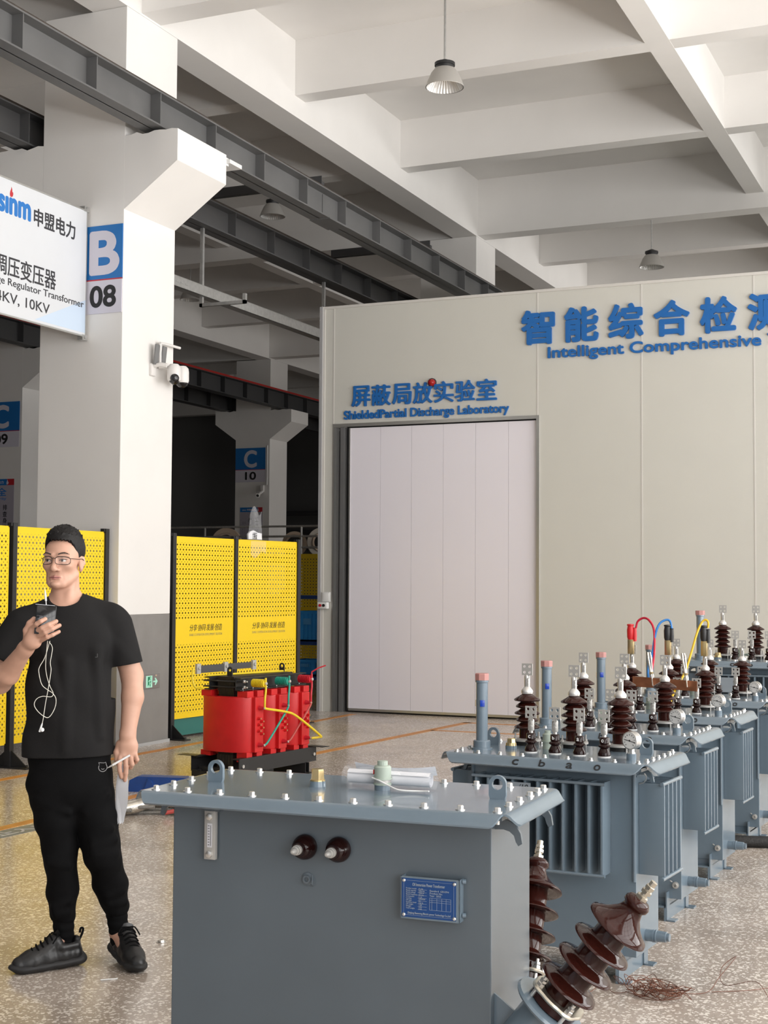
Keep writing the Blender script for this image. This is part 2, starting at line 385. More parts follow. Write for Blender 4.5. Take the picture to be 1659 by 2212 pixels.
# galvanised cable tray under the second girder
t = thing('cable_tray', 'galvanised cable tray hung under the grey girders', 'cable tray', (-8.97, 12.3, 0))
mb = MB()
mb.span((-.06, 0, 5.06), (.06, 6.2, 5.066)); mb.span((.054, 0, 5.06), (.06, 6.2, 5.19)); mb.span((-.06, 0, 5.06), (-.054, 6.2, 5.19)); mb.span((-.065, 0, 5.185), (.065, 6.2, 5.19))
for k in range(5): mb.span((.058, 1.62+k*.1, 5.115), (.068, 1.68+k*.1, 5.135))
finish('channel', mb, GALV, t, smooth=False)
for y in (2.5, 5.85):
    mb = MB(); mb.span((-.02, y-.02, 4.94), (.02, y+.02, 5.912)); finish('hanger', mb, GALV, t, smooth=False)
    mb = MB(); mb.span((-.02, y-.02, 4.94), (.62, y+.02, 4.98)); mb.span((.58, y-.02, 4.94), (.62, y+.02, 5.06)); finish('bracket', mb, GALV, t, smooth=False)

# ------------------------------------------------------------------ pendant lamps
def lamp(label):
    t = thing('pendant_lamp', label, 'lamp', (0, 0, 0), 0, 'factory pendant lamps')
    mb = MB(); mb.cyl((0, 0, .27), (0, 0, 1.65), .011, n=10); mb.cyl((0, 0, 1.6), (0, 0, 1.65), .05); finish('rod', mb, GALV, t)
    mb = MB(); mb.lathe([(0, .19), (.088, .19), (.09, .215), (.1, .215), (.1, .245), (.075, .252), (.03, .275), (0, .275)], n=32); finish('driver_housing', mb, BLK, t)
    mb = MB(); n = 72
    def sh(u, v):
        a = 2*PI*u; r0, z0 = [(.187, 0), (.19, .004), (.17, .06), (.135, .14), (.1, .185), (.06, .195)][min(int(v*5), 5)], 0
        return V((r0[0]*math.cos(a), r0[0]*math.sin(a), r0[1]))
    mb.grid(sh, n, 5); finish('shade', mb, mat('lamp_shade_grey', (.50, .48, .45), .4, .3), t)
    mb = MB()
    def inn(u, v):
        a = 2*PI*u; r = .183-(.183-.06)*v; z = .003+.175*v**.85; f = 1-.035*(int(round(u*n)) % 2); return V((r*f*math.cos(a), r*f*math.sin(a), z))
    mb.grid(inn, n, 6); finish('reflector', mb, mat('ribbed_reflector', (.66, .65, .63), .4, .5), t, smooth=False)
    mb = MB(); mb.lathe([(0, .15), (.05, .15), (.05, .19)], n=24); finish('led_disc', mb, mat('led_disc', (.75, .74, .68), .5), t)
    return t
L0 = lamp('large white pendant lamp hanging nearest, under the ceiling at top centre')
idx = child_index(); L0.location = (-5.0, 12.75, 6.44)
for p, l in (((-4.95, 21.3, 6.44), 'white pendant lamp hanging above the blue lettering at right'), ((-9.95, 18.4, 7.02), 'shaded pendant lamp half hidden between the two grey girders'), ((-13.95, 22.6, 6.86), 'dim pendant lamp in the dark bay just right of the near column')):
    c = copy_tree(L0, None, idx); c.location = p; c['label'] = l

# ------------------------------------------------------------------ laboratory
LY = 16.0
lab = MB()
lab.span((-7.88, LY, 0), (-7.74, LY+.06, 5.05)); lab.span((-7.74, LY, 3.575), (-5.065, LY+.06, 5.05)); lab.span((-5.065, LY, 0), (5.7, LY+.06, 5.05))
lab.span((-7.88, LY+.06, 0), (-7.82, 22.94, 4.99)); lab.span((-7.88, 22.94, 0), (5.7, 23, 4.99)); lab.span((-7.88, LY+.06, 4.99), (5.7, 23, 5.05))
struct('wall_laboratory', lab, LABP, 'cream panel wall of the test laboratory')
mb = MB()
for x in (-7.755, -5.083, -3.838, -2.575, -1.32, -.06, 1.19): mb.span((x-.007, LY-.004, 3.58 if -7.7 < x < -5.08 else 0), (x+.007, LY, 5.05))
mb.span((-7.93, LY-.012, 0), (-7.875, LY+.07, 5.045)); mb.span((-7.93, LY-.014, 5.045), (5.7, LY+.03, 5.078)) 
struct('trim_1', mb, LABT, 'pale joint and corner strips of the laboratory wall')
mb = MB(); mb.span((-7.945, LY-.03, 0), (-7.905, LY+.05, 5.08)); struct('trim_2', mb, mat('grey_edge_strip', (.42, .42, .43), .35, .2), 'aluminium corner strip at the laboratory edge')
d = thing('door_1', 'tall white sliding door panel of the laboratory', 'door', (-6.4, LY, 0)); d['kind'] = 'structure'; o0 = 6.4
mb = MB()
for k in range(6):
    a = -7.535+.417*k+.0; b = min(a+.417, -5.09); mb.span((a+o0, .03, .03), (b+o0-.003, .09, 3.53))
mb.span((-7.53+o0, .038, .03), (-5.09+o0, .08, 3.53)); finish('door_leaf', mb, DOORP, d, smooth=False)
mb = MB(); mb.span((-7.545+o0, .02, .02), (-5.09+o0, .095, .05)); mb.span((-7.548+o0, .02, .02), (-7.53+o0, .095, 3.53)); finish('leaf_edge_profile', mb, ALU, d, smooth=False)
mb = MB()
mb.span((-7.735+o0, -.012, 3.545), (-5.095+o0, .03, 3.585)); mb.span((-5.095+o0, -.0125, 0), (-5.06+o0, .03, 3.585)); mb.span((-7.755+o0, -.0125, 0), (-7.735+o0, .1, 3.585))
finish('frame', mb, ALU, d, smooth=False)
mb = MB(); mb.span((-7.735+o0, .05, 0), (-7.60+o0, .12, 3.545)); mb.span((-7.66+o0, .01, .0), (-7.61+o0, .12, 3.545)); mb.span((-7.70+o0, .03, 0), (-7.69+o0, .06, 3.5)); finish('track_channel', mb, STEEL, d, smooth=False)
mb = MB(); mb.span((-7.61+o0, .09, 0), (-5.1+o0, .35, 3.6)); finish('gap_shade_block', mb, BLK, d, smooth=False)  # black block put behind the leaf as the shade in the gap
mb = MB(); mb.span((-5.085+o0, .005, .02), (-5.068+o0, .04, 2.2)); finish('brass_edge_strip', mb, BRASS, d, smooth=False)
# raised lettering
s1 = thing('wall_lettering', 'large blue raised characters high on the cream wall with English line below', 'sign', (-3.5, LY, 4.4))
cx0 = -5.265; pitch = (-2.66+5.265)/5
for k, ch in enumerate('智能综合检测'):
    x = -5.265+.528*k+3.5; text('character', ch, (x, x+.385, .035, .42), (0, 0, 0), X3, Z3, BLUEL, s1, .03, .035)
text('english_line', 'Intelligent Comprehensive Testing', (-4.947+3.5, -1.74+3.5, -.185, -.02), (0, 0, 0), X3, Z3, BLUEL, s1, .025, .028)
s2 = thing('wall_lettering', 'smaller blue raised characters above the white sliding door with English line below', 'sign', (-6.5, LY, 3.8))
for k, ch in enumerate('屏蔽局放实验室'):
    x = -7.495+.2765*k+6.5; text('character', ch, (x, x+.245, -.005, .245), (0, 0, 0), X3, Z3, BLUEL, s2, .025, .018, smear=.028)
text('english_line', 'ShieldedPartial Discharge Laboratory', (-7.6+6.5, -5.437+6.5, -.195, -.06), (0, 0, 0), X3, Z3, BLUEL, s2, .02, .03)
b = thing('beacon', 'small red warning lamp between the blue characters over the door', 'lamp', (-6.42, LY, 4.04))
mb = MB(); mb.lathe([(.055, 0), (.055, .015), (0, .015)], (0, 0, 0), (0, -1, 0)); finish('base', mb, DSTEEL, b)
mb = MB(); mb.lathe([(.045, .015), (.045, .03), (.035, .055), (.015, .068), (0, .07)], (0, 0, 0), (0, -1, 0)); finish('lens', mb, REDLED, b)
b = thing('light_switch', 'white square switch plate on the strip left of the sliding door', 'switch', (-7.825, LY-.012, 1.42))
mb = MB(); mb.span((-.055, -.02, -.06), (.055, 0, .06), .004); finish('plate', mb, WHITE, b); mb = MB(); mb.span((-.04, -.026, -.045), (.04, -.018, .045), .003); finish('rocker', mb, WHITE, b)
b = thing('push_button_station', 'white push button box with red and black buttons below the switch', 'switch', (-7.855, LY-.012, 1.315))
mb = MB(); mb.span((-.065, -.07, -.04), (.065, 0, .04), .006); finish('housing', mb, WHITE, b)
for x, m in ((-.025, SIGNR), (.025, BLK)): mb = MB(); mb.cyl((x, -.07, 0), (x, -.082, 0), .018, n=16); finish('button', mb, m, b)

# ------------------------------------------------------------------ signs on the near column
def bay_sign(name, label, letter, num, x, y, z, w, hb, hw, f0=.15, f1=.88, g0=.15, g1=.83):
    s = thing(name, label, 'sign', (x, y, z), 0, 'column bay signs')     # x,y,z = upper left corner on the column face
    mb = MB(); mb.span((0, -.012, -hb), (w, 0, 0)); finish('blue_panel', mb, SIGNB, s, smooth=False)
    mb = MB(); mb.span((0, -.012, -hb-hw), (w, 0, -hb-.004)); finish('white_panel', mb, SIGNW, s, smooth=False)
    mb = MB(); mb.span((0, -.0135, -hb-.009), (w, 0, -hb+.003)); finish('red_line', mb, SIGNR, s, smooth=False)
    text('letter', letter, (w*f0, w*f1, -hb*.88, -hb*.135), (0, -.012, 0), X3, Z3, SIGNW, s, .002, .035)
    text('number', num, (w*g0, w*g1, -hb-hw*.80, -hb-hw*.2), (0, -.012, 0), X3, Z3, INK, s, .002, .028)
    return s
bay_sign('bay_sign', 'blue and white B 08 sign on the near white column', 'B', '08', -8.155, 11.31, 5.02, .42, .525, .33)
bay_sign('bay_sign', 'blue and white C 10 sign on the shaded far column', 'C', '10', -17.69, 30.92, 4.95, .84, .54, .31, .31, .70, .34, .69)
bay_sign('bay_sign', 'blue and white C 09 sign cut by the left picture edge', 'C', '09', -17.49, 21.12, 4.91, .84, .54, .30, .31, .70, .34, .69)
bn = thing('hanging_banner_sign', 'large white company board hung beside the near column', 'sign', (-8.15, 11.28, 3.95), PI/2)   # local +x runs away along world +Y
mb = MB(); mb.span((-2.6, -.02, 0), (-.005, .02, 1.22)); finish('board', mb, BANW, bn, smooth=False)
mb = MB(); mb.span((-2.61, -.024, -.01), (0, -.016, .006)); mb.span((-2.61, -.024, 1.215), (0, -.016, 1.23)); mb.span((-.012, -.024, 0), (0, .024, 1.22)); finish('edge_strip', mb, ALU, bn, smooth=False)
for z in (-.04, 1.21): mb = MB(); mb.span((-.06, -.03, z), (.02, .03, z+.05)); mb.cyl((-.03, -.03, z+.025), (-.03, -.045, z+.025), .012); finish('bracket', mb, GALV, bn)
P0 = (0, -.02, 0)
def bt(name, s, y0, y1, z0, z1, m, bold=.02): return text(name, s, (y0-11.28, y1-11.28, z0-3.95, z1-3.95), P0, X3, Z3, m, bn, .0015, bold)
BLUT = mat('print_blue', (.015, .17, .52), .45); GRYT = mat('print_dark', (.03, .03, .035), .5)
bt('logo_letters', 'sınm', 9.965, 10.405, 4.868, 5.005, BLUT, .045)
bt('logo_characters', '申盟电力', 10.462, 11.085, 4.845, 5.005, GRYT, .02)
bt('product_name', '调压变压器', 9.93, 10.80, 4.305, 4.485, GRYT, .012)
bt('english_name', 'Voltage Regulator Transformer', 9.70, 11.24, 4.20, 4.285, GRYT, .006)
bt('voltage_line', '0.4KV, 10KV', 9.83, 10.715, 4.05, 4.155, GRYT, .006)
mb = MB(); fl = [(0, 0), (.026, .012), (.034, .04), (.028, .062), (.02, .05), (.016, .085), (.004, .11), (.0, .085), (-.012, .06), (-.018, .03), (-.014, .01)]
mb.prism([(10.13-11.28+p[0]*.9, 5.018-3.95+p[1]*.85) for p in fl], (0, -.0205, 0), X3, Z3, -Y3, .0015); finish('flame_logo', mb, SIGNR, bn, smooth=False)
mb = MB(); mb.prism([(-.78, .03), (-.012, .03), (-.012, .35)], (0, -.0202, 0), X3, Z3, -Y3, .0006); finish('blue_corner_swoosh', mb, mat('print_pale_blue', (.55, .66, .80), .45), bn, smooth=False)

def poster(label, x, y, z, w, h, head, lines, small=None):
    s = thing('wall_poster', label, 'poster', (x, y, z))
    mb = MB(); mb.span((0, -.006, -h), (w, 0, 0)); finish('sheet', mb, mat('poster_lilac', (.40, .37, .43), .4), s, smooth=False)
    mb = MB(); mb.span((0, -.008, -.115), (w*.78, -.004, 0)); finish('blue_header', mb, SIGNB, s, smooth=False)
    mb = MB(); mb.span((w*.78, -.008, -.115), (w, -.004, 0)); finish('red_header', mb, SIGNR, s, smooth=False)
    mb = MB(); mb.prism([(w*.79+p[0]*1.0, -.105+p[1]*.85) for p in fl], (0, -.009, 0), X3, Z3, -Y3, .001); finish('flame_logo', mb, SIGNW, s, smooth=False)
    text('header_text', head, (w*.1, w*.68, -.085, -.035), (0, -.008, 0), X3, Z3, SIGNW, s, .001, .02)
    for nm, t, bx, m, bd in lines: text(nm, t, bx, (0, -.006, 0), X3, Z3, m, s, .001, bd)
    return s
ps = []
for k, ch in enumerate('工序不'): ps.append(('character', ch, (.42, .52, -.36-.15*k, -.26-.15*k), INK, .012))
for k, ch in enumerate('产品不'): ps.append(('character', ch, (.235, .335, -.36-.15*k, -.26-.15*k), INK, .012))
for x, n in ((.13, 7), (.075, 6)): ps.append(('english_column', '\n'.join('Quality'[:n]), (x, x+.022, -.78, -.36), INK, .0))
poster('lilac quality poster on the C 10 column behind the fence', -17.546, 30.92, 3.47, .63, 1.2, 'sinm 申盟电力', ps)
ps = [('title', '全', (-.065+.42, .145+.42, -.31, -.165), BLUT, .02), ('english_title', 'Security', (.20, .565, -.40, -.335), BLUT, .01)]
for k, ch in enumerate('排查身边'): ps.append(('character', ch, (.49, .585, -.575-.122*k, -.475-.122*k), INK, .014))
for k, ch in enumerate('守护平安'): ps.append(('character', ch, (.33, .425, -.575-.122*k, -.475-.122*k), INK, .014))
poster('lilac security poster on the C 09 column at the left picture edge', -17.48, 21.12, 3.48, .735, 1.2, 'sinm 申盟电力', ps)

# ------------------------------------------------------------------ cameras and exit sign on the near column (its bright face is x = -7.73)
c = thing('security_camera', 'white twin dome security camera with grey antennas on the near column', 'camera', (-7.73, 11.95, 3.62))
mb = MB(); mb.span((0, -.17, .0), (.03, -.09, .12), .005); mb.tube([(.02, -.12, .1), (.1, -.12, .11), (.16, -.1, .1)], .022); mb.tube([(.02, -.03, .1), (.12, .05, .105), (.17, .2, .1)], .014); finish('mount', mb, CAMW, c)
for y in (-.13, .0):
    mb = MB(); mb.box((.06, y, .21), (.02, .085, .2), Euler((0, .1, .12)).to_matrix(), .008); finish('antenna', mb, GREYPL, c)
mb = MB(); mb.tube(spline([(.05, -.05, .14), (.05, -.05, .31), (.055, -.03, .335), (.07, .28, .335)], 6), .014); finish('conduit_arm', mb, CAMW, c)
for (x, y), nm in (((.17, .02), 'lens'), ((.17, .17), 'dome')):
    mb = MB(); mb.lathe([(0, .15), (.04, .148), (.062, .125), (.068, .09), (.068, .0), (.06, -.02), (0, -.02)], (x, y, -.02), n=28); h = finish('camera_head', mb, CAMW, c)
    mb = MB()
    if nm == 'lens': mb.lathe([(.045, 0), (.043, .02), (.03, .035), (0, .04)], (x+.035, y-.045, -.02), (.55, -.83, -.1)); mb.lathe([(.05, 0), (.045, -.02), (.02, -.04), (0, -.045)], (x+.005, y-.005, -.035))
    else: mb.lathe([(.06, 0), (.055, -.022), (.03, -.045), (0, -.052)], (x, y, -.04))
    finish('camera_lens', mb, LENS, h)
e = thing('exit_sign', 'green running man exit sign with arrow low on the near column', 'sign', (-7.728, 11.86, .615), PI/2)
mb = MB(); mb.span((-.19, -.012, -.065), (.175, 0, .07), .004); finish('plate', mb, mat('grey_sign_plate', (.21, .19, .18), .4), e)
mb = MB(); mb.span((-.075, -.014, -.055), (.035, -.011, .06)); finish('pictogram_panel', mb, GLOW, e, smooth=False)
mb = MB(); mb.span((-.045, -.0152, -.04), (.012, -.0135, .05)); finish('door_shape', mb, GLOWD, e, smooth=False)
mb = MB(); q = -.0165
mb.lathe([(.009, 0), (0, .002)], (.0, q+.001, .036), (0, -1, 0), 12)
for a, b2 in (((-.004, .024), (-.014, -.006)), ((-.014, -.006), (.004, -.022)), ((.004, -.022), (.002, -.05)), ((-.014, -.006), (-.022, -.032)), ((-.022, -.032), (-.042, -.04)), ((-.004, .02), (.016, .008)), ((-.004, .02), (-.024, .016)), ((-.024, .016), (-.034, .0))):
    mb.tube([(a[0], q, a[1]), (b2[0], q, b2[1])], .0045, 6)
finish('running_man', mb, GLOW, e)
mb = MB(); mb.prism([(.05, -.008), (.09, -.008), (.078, -.035), (.095, -.035), (.13, .0), (.095, .035), (.078, .035), (.09, .008), (.05, .008)], (0, -.0125, 0), X3, Z3, -Y3, .002); finish('arrow', mb, GLOW, e, smooth=False)
mb = MB(); mb.span((.09, -.0135, .05), (.115, -.012, .066)); mb.span((-.188, -.0135, -.062), (-.15, -.012, -.05)); finish('sticker', mb, CARD, e, smooth=False)
c = thing('security_camera', 'small white bullet camera beside the C 10 sign', 'camera', (-16.9, 30.92, 3.85))
mb = MB(); mb.span((-.06, -.06, .0), (.03, 0, .16), .005); mb.tube([(0, -.05, 0), (0, -.2, -.06)], .03); finish('mount', mb, CAMW, c)
mb = MB(); mb.box((.02, -.3, -.08), (.09, .32, .1), Euler((.25, 0, .45)).to_matrix(), .01); finish('body', mb, CAMW, c); mb = MB(); mb.lathe([(.035, 0), (0, .02)], (.085, -.44, -.12), (.42, -.88, -.25)); finish('camera_lens', mb, LENS, c)
mb = MB(); mb.tube([(-16.79, 30.9, 5.0), (-16.79, 30.9, 4.02)], .012, 6); tag(finish('conduit', mb, WHITE, None), 'thin white conduit down the C 10 column to the bullet camera', 'conduit')

# ------------------------------------------------------------------ yellow perforated screens
def screen(label, a, b, posts=(True, True), kick=False, words=True):
    a, b = V((*a, 0)), V((*b, 0)); L = (b-a).length; ang = math.atan2(b.y-a.y, b.x-a.x)
    s = thing('perforated_screen', label, 'fence panel', a, ang, 'yellow perforated fence panels')
    mb = MB(); mb.bm.verts.ensure_lookup_table(); mb.span((0, -.001, 0), (L, .001, 1.86)); o = finish('perforated_sheet', mb, YEL, s, smooth=False); o.location = (0, -.012, .2)
    mb = MB()
    for p, q in (((0, .0), (L, .012)), ((0, 1.848), (L, 1.86))): mb.span((p[0], -.014, p[1]+.2), (q[0], .014, q[1]+.2))
    for x in (0, L-.012): mb.span((x, -.014, .2), (x+.012, .014, 2.06))
    finish('sheet_return_edge', mb, YELP, s, smooth=False)
    for x, f in ((-.035, posts[0]), (L+.035, posts[1])):
        if not f: continue
        mb = MB(); mb.span((x-.028, -.028, 0), (x+.028, .028, 2.09)); p = finish('post', mb, BLK, s, smooth=False)
        mb = MB(); mb.span((x-.05, -.22, 0), (x+.05, .22, .012)); mb.prism([(-.2, .01), (-.028, .01), (-.028, .15)], (x-.004, 0, 0), Y3, Z3, X3, .008); mb.prism([(.2, .01), (.028, .01), (.028, .15)], (x-.004, 0, 0), Y3, Z3, X3, .008)
        mb.cyl((x+.025, -.17, .012), (x+.025, -.17, .03), .014, n=6); finish('foot', mb, BLK, p, smooth=False)
        mb = MB(); mb.span((x-.05, -.02, 2.06), (x+.03, .02, 2.09)); finish('post_cap', mb, BLK, p, smooth=False)
    if kick: mb = MB(); mb.span((0, .015, .025), (L, .03, .25)); finish('kick_plate', mb, TEAL, s, smooth=False)
    if words:
        text('slogan', '分享·协同·发展·创造', (L*.24, L*.80, 1.085, 1.155), (0, -.013, 0), X3, Z3, INK, s, .001, .0, shear=.2)
        text('english_slogan', 'SHARE COOPERATION DEVELOPMENT CREATION', (L*.24, L*.80, 1.035, 1.06), (0, -.013, 0), X3, Z3, mat('faded_print', (.45, .36, .12), .6), s, .001, .0)
    return s
screen('yellow perforated panel cut by the left picture edge', (-7.84, 8.4), (-7.84, 9.82), (True, False))
screen('yellow perforated panel standing behind the man', (-7.84, 9.92), (-7.84, 11.21), (True, True))
screen('yellow perforated panel just right of the near column', (-7.80, 12.41), (-7.70, 13.42), (True, True), True)
screen('yellow perforated panel beside the laboratory, above the red transformer', (-7.69, 13.50), (-7.52, 14.55), (False, True), True)
screen('dim yellow perforated panel in the dark gap left of the laboratory', (-10.6, 20.3), (-9.3, 20.35), (True, True), False, False)
bag = thing('plastic_bag', 'clear plastic bag holding printed sheets, hooked on top of the fence', 'bag', (-7.66, 13.84, 2.07), math.radians(80))
mb = MB(); mb.grid(lambda u, v: V((-.13+.26*u+(-.05+.1*u)*-math.sin(v*PI*.9)*.6, .01*math.sin(9*u+5*v)+.02*math.sin(u*PI), -.02+.34*v*(1-.15*math.sin(u*PI*3)*v)-.04*(1-v)*abs(u-.5))), 14, 12)
mb.grid(lambda u, v: V((-.13+.26*u, -.045-.006*math.sin(u*14), -.02-.19*v*(.8+.2*math.sin(u*6)))), 10, 6); finish('film', mb, CLEAR, bag)
mb = MB(); mb.prism([(-.115, 0), (-.12, .055), (-.085, .085), (-.03, .1), (.05, .075), (.115, .07), (.12, .0)], (0, .0, 0), X3, Z3, Y3, .02); finish('sheets', mb, PAPER, bag, smooth=False)
text('print', '合格证', (-.05, .03, .0, .08), (0, -.001, 0), X3, Z3, INK, bag, .0006, 0)

# ------------------------------------------------------------------ dark bay behind the fence
r = thing('coil_rack', 'grey rail rack holding rolls in the dark bay behind the fence', 'rack', (-13.5, 25, 0))
mb = MB()
for z in (2.72, 2.52, 2.3): mb.tube([(-2.6, 0, z), (1.6, 0, z)], .022, 6)
for x in (-2.6, -1.5, .7, 1.6): mb.tube([(x, 0, 0), (x, 0, 2.72)], .022, 6)
finish('rail_frame', mb, GALV, r); mb = MB(); mb.span((-2.6, -.1, 2.0), (1.6, .6, 2.12)); finish('shelf', mb, DSTEEL, r, smooth=False)
def roll(label, x, y, z, R, ri, W, ax, m):
    t = thing('foil_roll', label, 'roll', (x, y, z), 0, 'rolls on the dark rack')
    ax = V(ax).normalized(); mb = MB(); mb.lathe([(ri, 0), (R, 0), (R, W), (ri, W), (ri, 0)], -ax*W/2, ax, 36); finish('wound_foil', mb, m, t)
    mb = MB(); mb.lathe([(ri*.98, -.02), (ri*.98, W+.02), (ri*.8, W+.02), (ri*.8, -.02), (ri*.98, -.02)], -ax*W/2, ax, 28); finish('core_tube', mb, CARD, t)
roll('pale insulating roll on the rack left of the C 10 column', -14.75, 25.45, 2.42, .30, .2, .2, (.4, -1, 0), CARD)
roll('yellowish roll showing right of the C 10 column above the fence', -13.12, 25.33, 2.38, .25, .19, .12, (.5, -1, 0), CARD)
roll('pale ring shaped roll beside the shiny one above the fence', -12.72, 25.75, 2.42, .30, .2, .12, (.6, -1, 0), mat('ivory', (.5, .46, .4), .6))
roll('shiny aluminium foil roll left of the laboratory edge', -12.25, 25.3, 2.37, .23, .1, .34, (1, -.12, 0), ALU)
sh = thing('tool_shelf', 'dark workshop shelf with blue ledges left of the laboratory', 'shelf', (-9.15, 18.0, 0))
for z in (.28, .76, 1.4): mb = MB(); mb.span((-.5, -.25, z-.03), (.55, .25, z+.02)); finish('ledge', mb, BLUES, sh, smooth=False)
for x in (-.48, .53):
    for y in (-.23, .23): mb = MB(); mb.span((x-.02, y-.02, 0), (x+.02, y+.02, 1.5)); finish('upright', mb, DSTEEL, sh, smooth=False)
def crate(label, x, y, z, w, h, d2):
    t = thing('blue_bin', label, 'bin', (x, y, z), 0, 'blue plastic bins on the dark shelf')
    mb = MB(); mb.span((-w/2, -d2/2, 0), (w/2, d2/2, .02)); 
    for a, b2 in (((-w/2, -d2/2, 0), (w/2, -d2/2+.012, h)), ((-w/2, d2/2-.012, 0), (w/2, d2/2, h)), ((-w/2, -d2/2, 0), (-w/2+.012, d2/2, h)), ((w/2-.012, -d2/2, 0), (w/2, d2/2, h))): mb.span(a, b2)
    mb.span((-w/2-.012, -d2/2-.012, h-.03), (w/2+.012, -d2/2+.012, h)); 
    for k in range(5): xx = -w/2+w*(k+.5)/5; mb.span((xx-.008, -d2/2-.01, .03), (xx+.008, -d2/2, h-.04))
    finish('tub', mb, BLUEB, t, smooth=False); mb = MB(); mb.span((-.06, -d2/2-.016, h*.55), (.06, -d2/2-.002, h*.75)); finish('label_holder', mb, mat('pale_blue_plastic', (.1, .4, .85), .4), t, smooth=False)
crate('tall blue plastic bin on the upper shelf left of the laboratory', -8.99, 17.95, .785, .32, .42, .36)
crate('blue plastic bin on the low shelf just above the red transformer', -9.02, 17.95, .305, .36, .22, .36)
mb = MB(); mb.box((-9.24, 17.85, .99), (.09, .3, .41), Euler((0, .06, 0)).to_matrix()); tag(finish('cardboard_sheet', mb, CARD, None, smooth=False), 'brown cardboard sheet upright left of the tall blue bin', 'cardboard')
for i, (y, z) in enumerate(((47, 4.2), (47, 3.5), (47, 2.9))):
    mb = MB(); mb.tube([(-26, y, z), (-9, y, z)], .09, 8); tag(finish('wall_pipe', mb, DSTEEL, None), ('upper', 'middle', 'lower')[i]+' dark pipe along the dim far wall', 'pipe')

# ================================================================== TRANSFORMERS
def lug_poly(w, h, r, n=32):   # rounded-top lug outline and its hole with matching point counts
    cz = h-w/2; out = []; hole = []
    for i in range(n):
        a = 2*PI*i/n-PI/2+PI/n
        dx, dz = math.cos(a), math.sin(a)
        if dz >= 0: p = (dx*w/2, cz+dz*w/2)
        else:
            t = min((w/2)/max(abs(dx), 1e-6), cz/max(-dz, 1e-6)); p = (dx*t, cz+dz*t)
        out.append(p); hole.append((dx*r, cz+dz*r))
    return out, hole
def lug(parent, x, y, z, w=.053, h=.07, r=.0165, t=.014, m=PAINT, rz=0.):
    mb = MB(); o, hl = lug_poly(w, h, r); c, s = math.cos(rz), math.sin(rz)
    mb.plate_hole(o, hl, (x+t/2*s, y-t/2*c, z), (c, s, 0), Z3, (-s, c, 0), t); return finish('lifting_lug', mb, m, parent)
SK = [(0, 0), (.010, -.001), (.018, -.006), (.027, -.017), (.036, -.027), (.044, -.031)]
def skirt(mb, a, b, n, z, sc=1., trim=0.0, th=.006):
    """bent-down lid edge: profile swept from a to b, leaning outwards along n"""
    a, b, n = V((*a, z)), V((*b, z)), V((*n, 0)); d = (b-a).normalized(); rows = []
    for (o, h) in SK:
        tr = trim*(o/.044)**2
        rows.append((a+n*o*sc+Z3*h*sc+d*tr, b+n*o*sc+Z3*h*sc-d*tr))
    nn = (n*.55-Z3*0+Z3*.8).normalized()
    top = [[mb.bm.verts.new(p) for p in r] for r in rows]; bot = [[mb.bm.verts.new(p-nn*th) for p in r] for r in rows]
    for i in range(len(rows)-1):
        mb.bm.faces.new((top[i][0], top[i][1], top[i+1][1], top[i+1][0])); mb.bm.faces.new((bot[i][1], bot[i][0], bot[i+1][0], bot[i+1][1]))
        for k in (0, 1): mb.bm.faces.new((top[i][k], top[i+1][k], bot[i+1][k], bot[i][k]))
    mb.bm.faces.new((top[-1][0], top[-1][1], bot[-1][1], bot[-1][0]))
def make_lid(parent, hx, hy, z, m, sc=1., trim=.03, t=.008):
    mb = MB(); mb.span((-hx, -hy, z-t), (hx, hy, z))
    skirt(mb, (-hx, -hy), (hx, -hy), (0, -1), z, sc, trim); skirt(mb, (hx, hy), (-hx, hy), (0, 1), z, sc, trim)
    skirt(mb, (hx, -hy), (hx, hy), (1, 0), z, sc, trim); skirt(mb, (-hx, hy), (-hx, -hy), (-1, 0), z, sc, trim)
    return finish('lid', mb, m, parent, ang=50)
def bolt(parent, x, y, z, r=.0095, under=0.):
    mb = MB(); mb.lathe([(0, 0), (r*1.45, 0), (r*1.45, .0025), (0, .0025)], (x, y, z), n=20); mb.hexa((x, y, z+.0025), r, r*1.15)
    if under: mb.cyl((x, y, z-under), (x, y, z-.006), r*.62, n=10); mb.hexa((x, y, z-.02), r*.95, .01)
    return finish('bolt', mb, ZINC, parent)
def hook(parent, x, y, z, sgn, m, s=1.):
    """flat tie-down hook under the lid corner, curling outwards along x"""
    P = [(0, 0), (.05, .0), (.085, -.018), (.105, -.05), (.112, -.09), (.096, -.1), (.086, -.085), (.078, -.06), (.06, -.045), (.035, -.038), (0, -.04)]
    mb = MB(); mb.prism([(sgn*p[0]*s, p[1]*s) for p in P], (x, y-.006, z), X3, Z3, Y3, .012); return finish('tie_down_hook', mb, m, parent, ang=60)

# ---- the large foreground tank
T1 = thing('transformer', 'large grey-blue transformer tank filling the foreground with blue nameplate on its plain side', 'transformer', (-1.885, 4.03, 0), math.radians(2.4), 'oil transformers')
mb = MB(); mb.span((-.515, -.19, .06), (.515, .215, .925), .004); finish('tank', mb, FPAINT, T1, smooth=False)
mb = MB(); mb.span((-.57, -.27, .925), (.57, .27, .937)); finish('tank_flange', mb, FPAINT, T1, smooth=False)
mb = MB(); mb.span((-.5, -.17, 0), (-.38, .2, .06)); mb.span((.38, -.17, 0), (.5, .2, .06)); finish('base_channel', mb, FPAINT, T1, smooth=False)
make_lid(T1, .575, .275, .945, PAINT, 1., .03)
for i in range(11): bolt(T1, -.545+.1095*i, -.247, .945, under=.034)
for i in range(11):
    if i not in (5,): bolt(T1, -.545+.1095*i, .247, .945)
for y in (-.135, -.02, .1): bolt(T1, -.548, y, .945)
for y in (-.135, -.025, .09, .175): bolt(T1, .55, y, .945, under=.034)
lug(T1, -.458, -.02, .945); lug(T1, .478, -.005, .945)
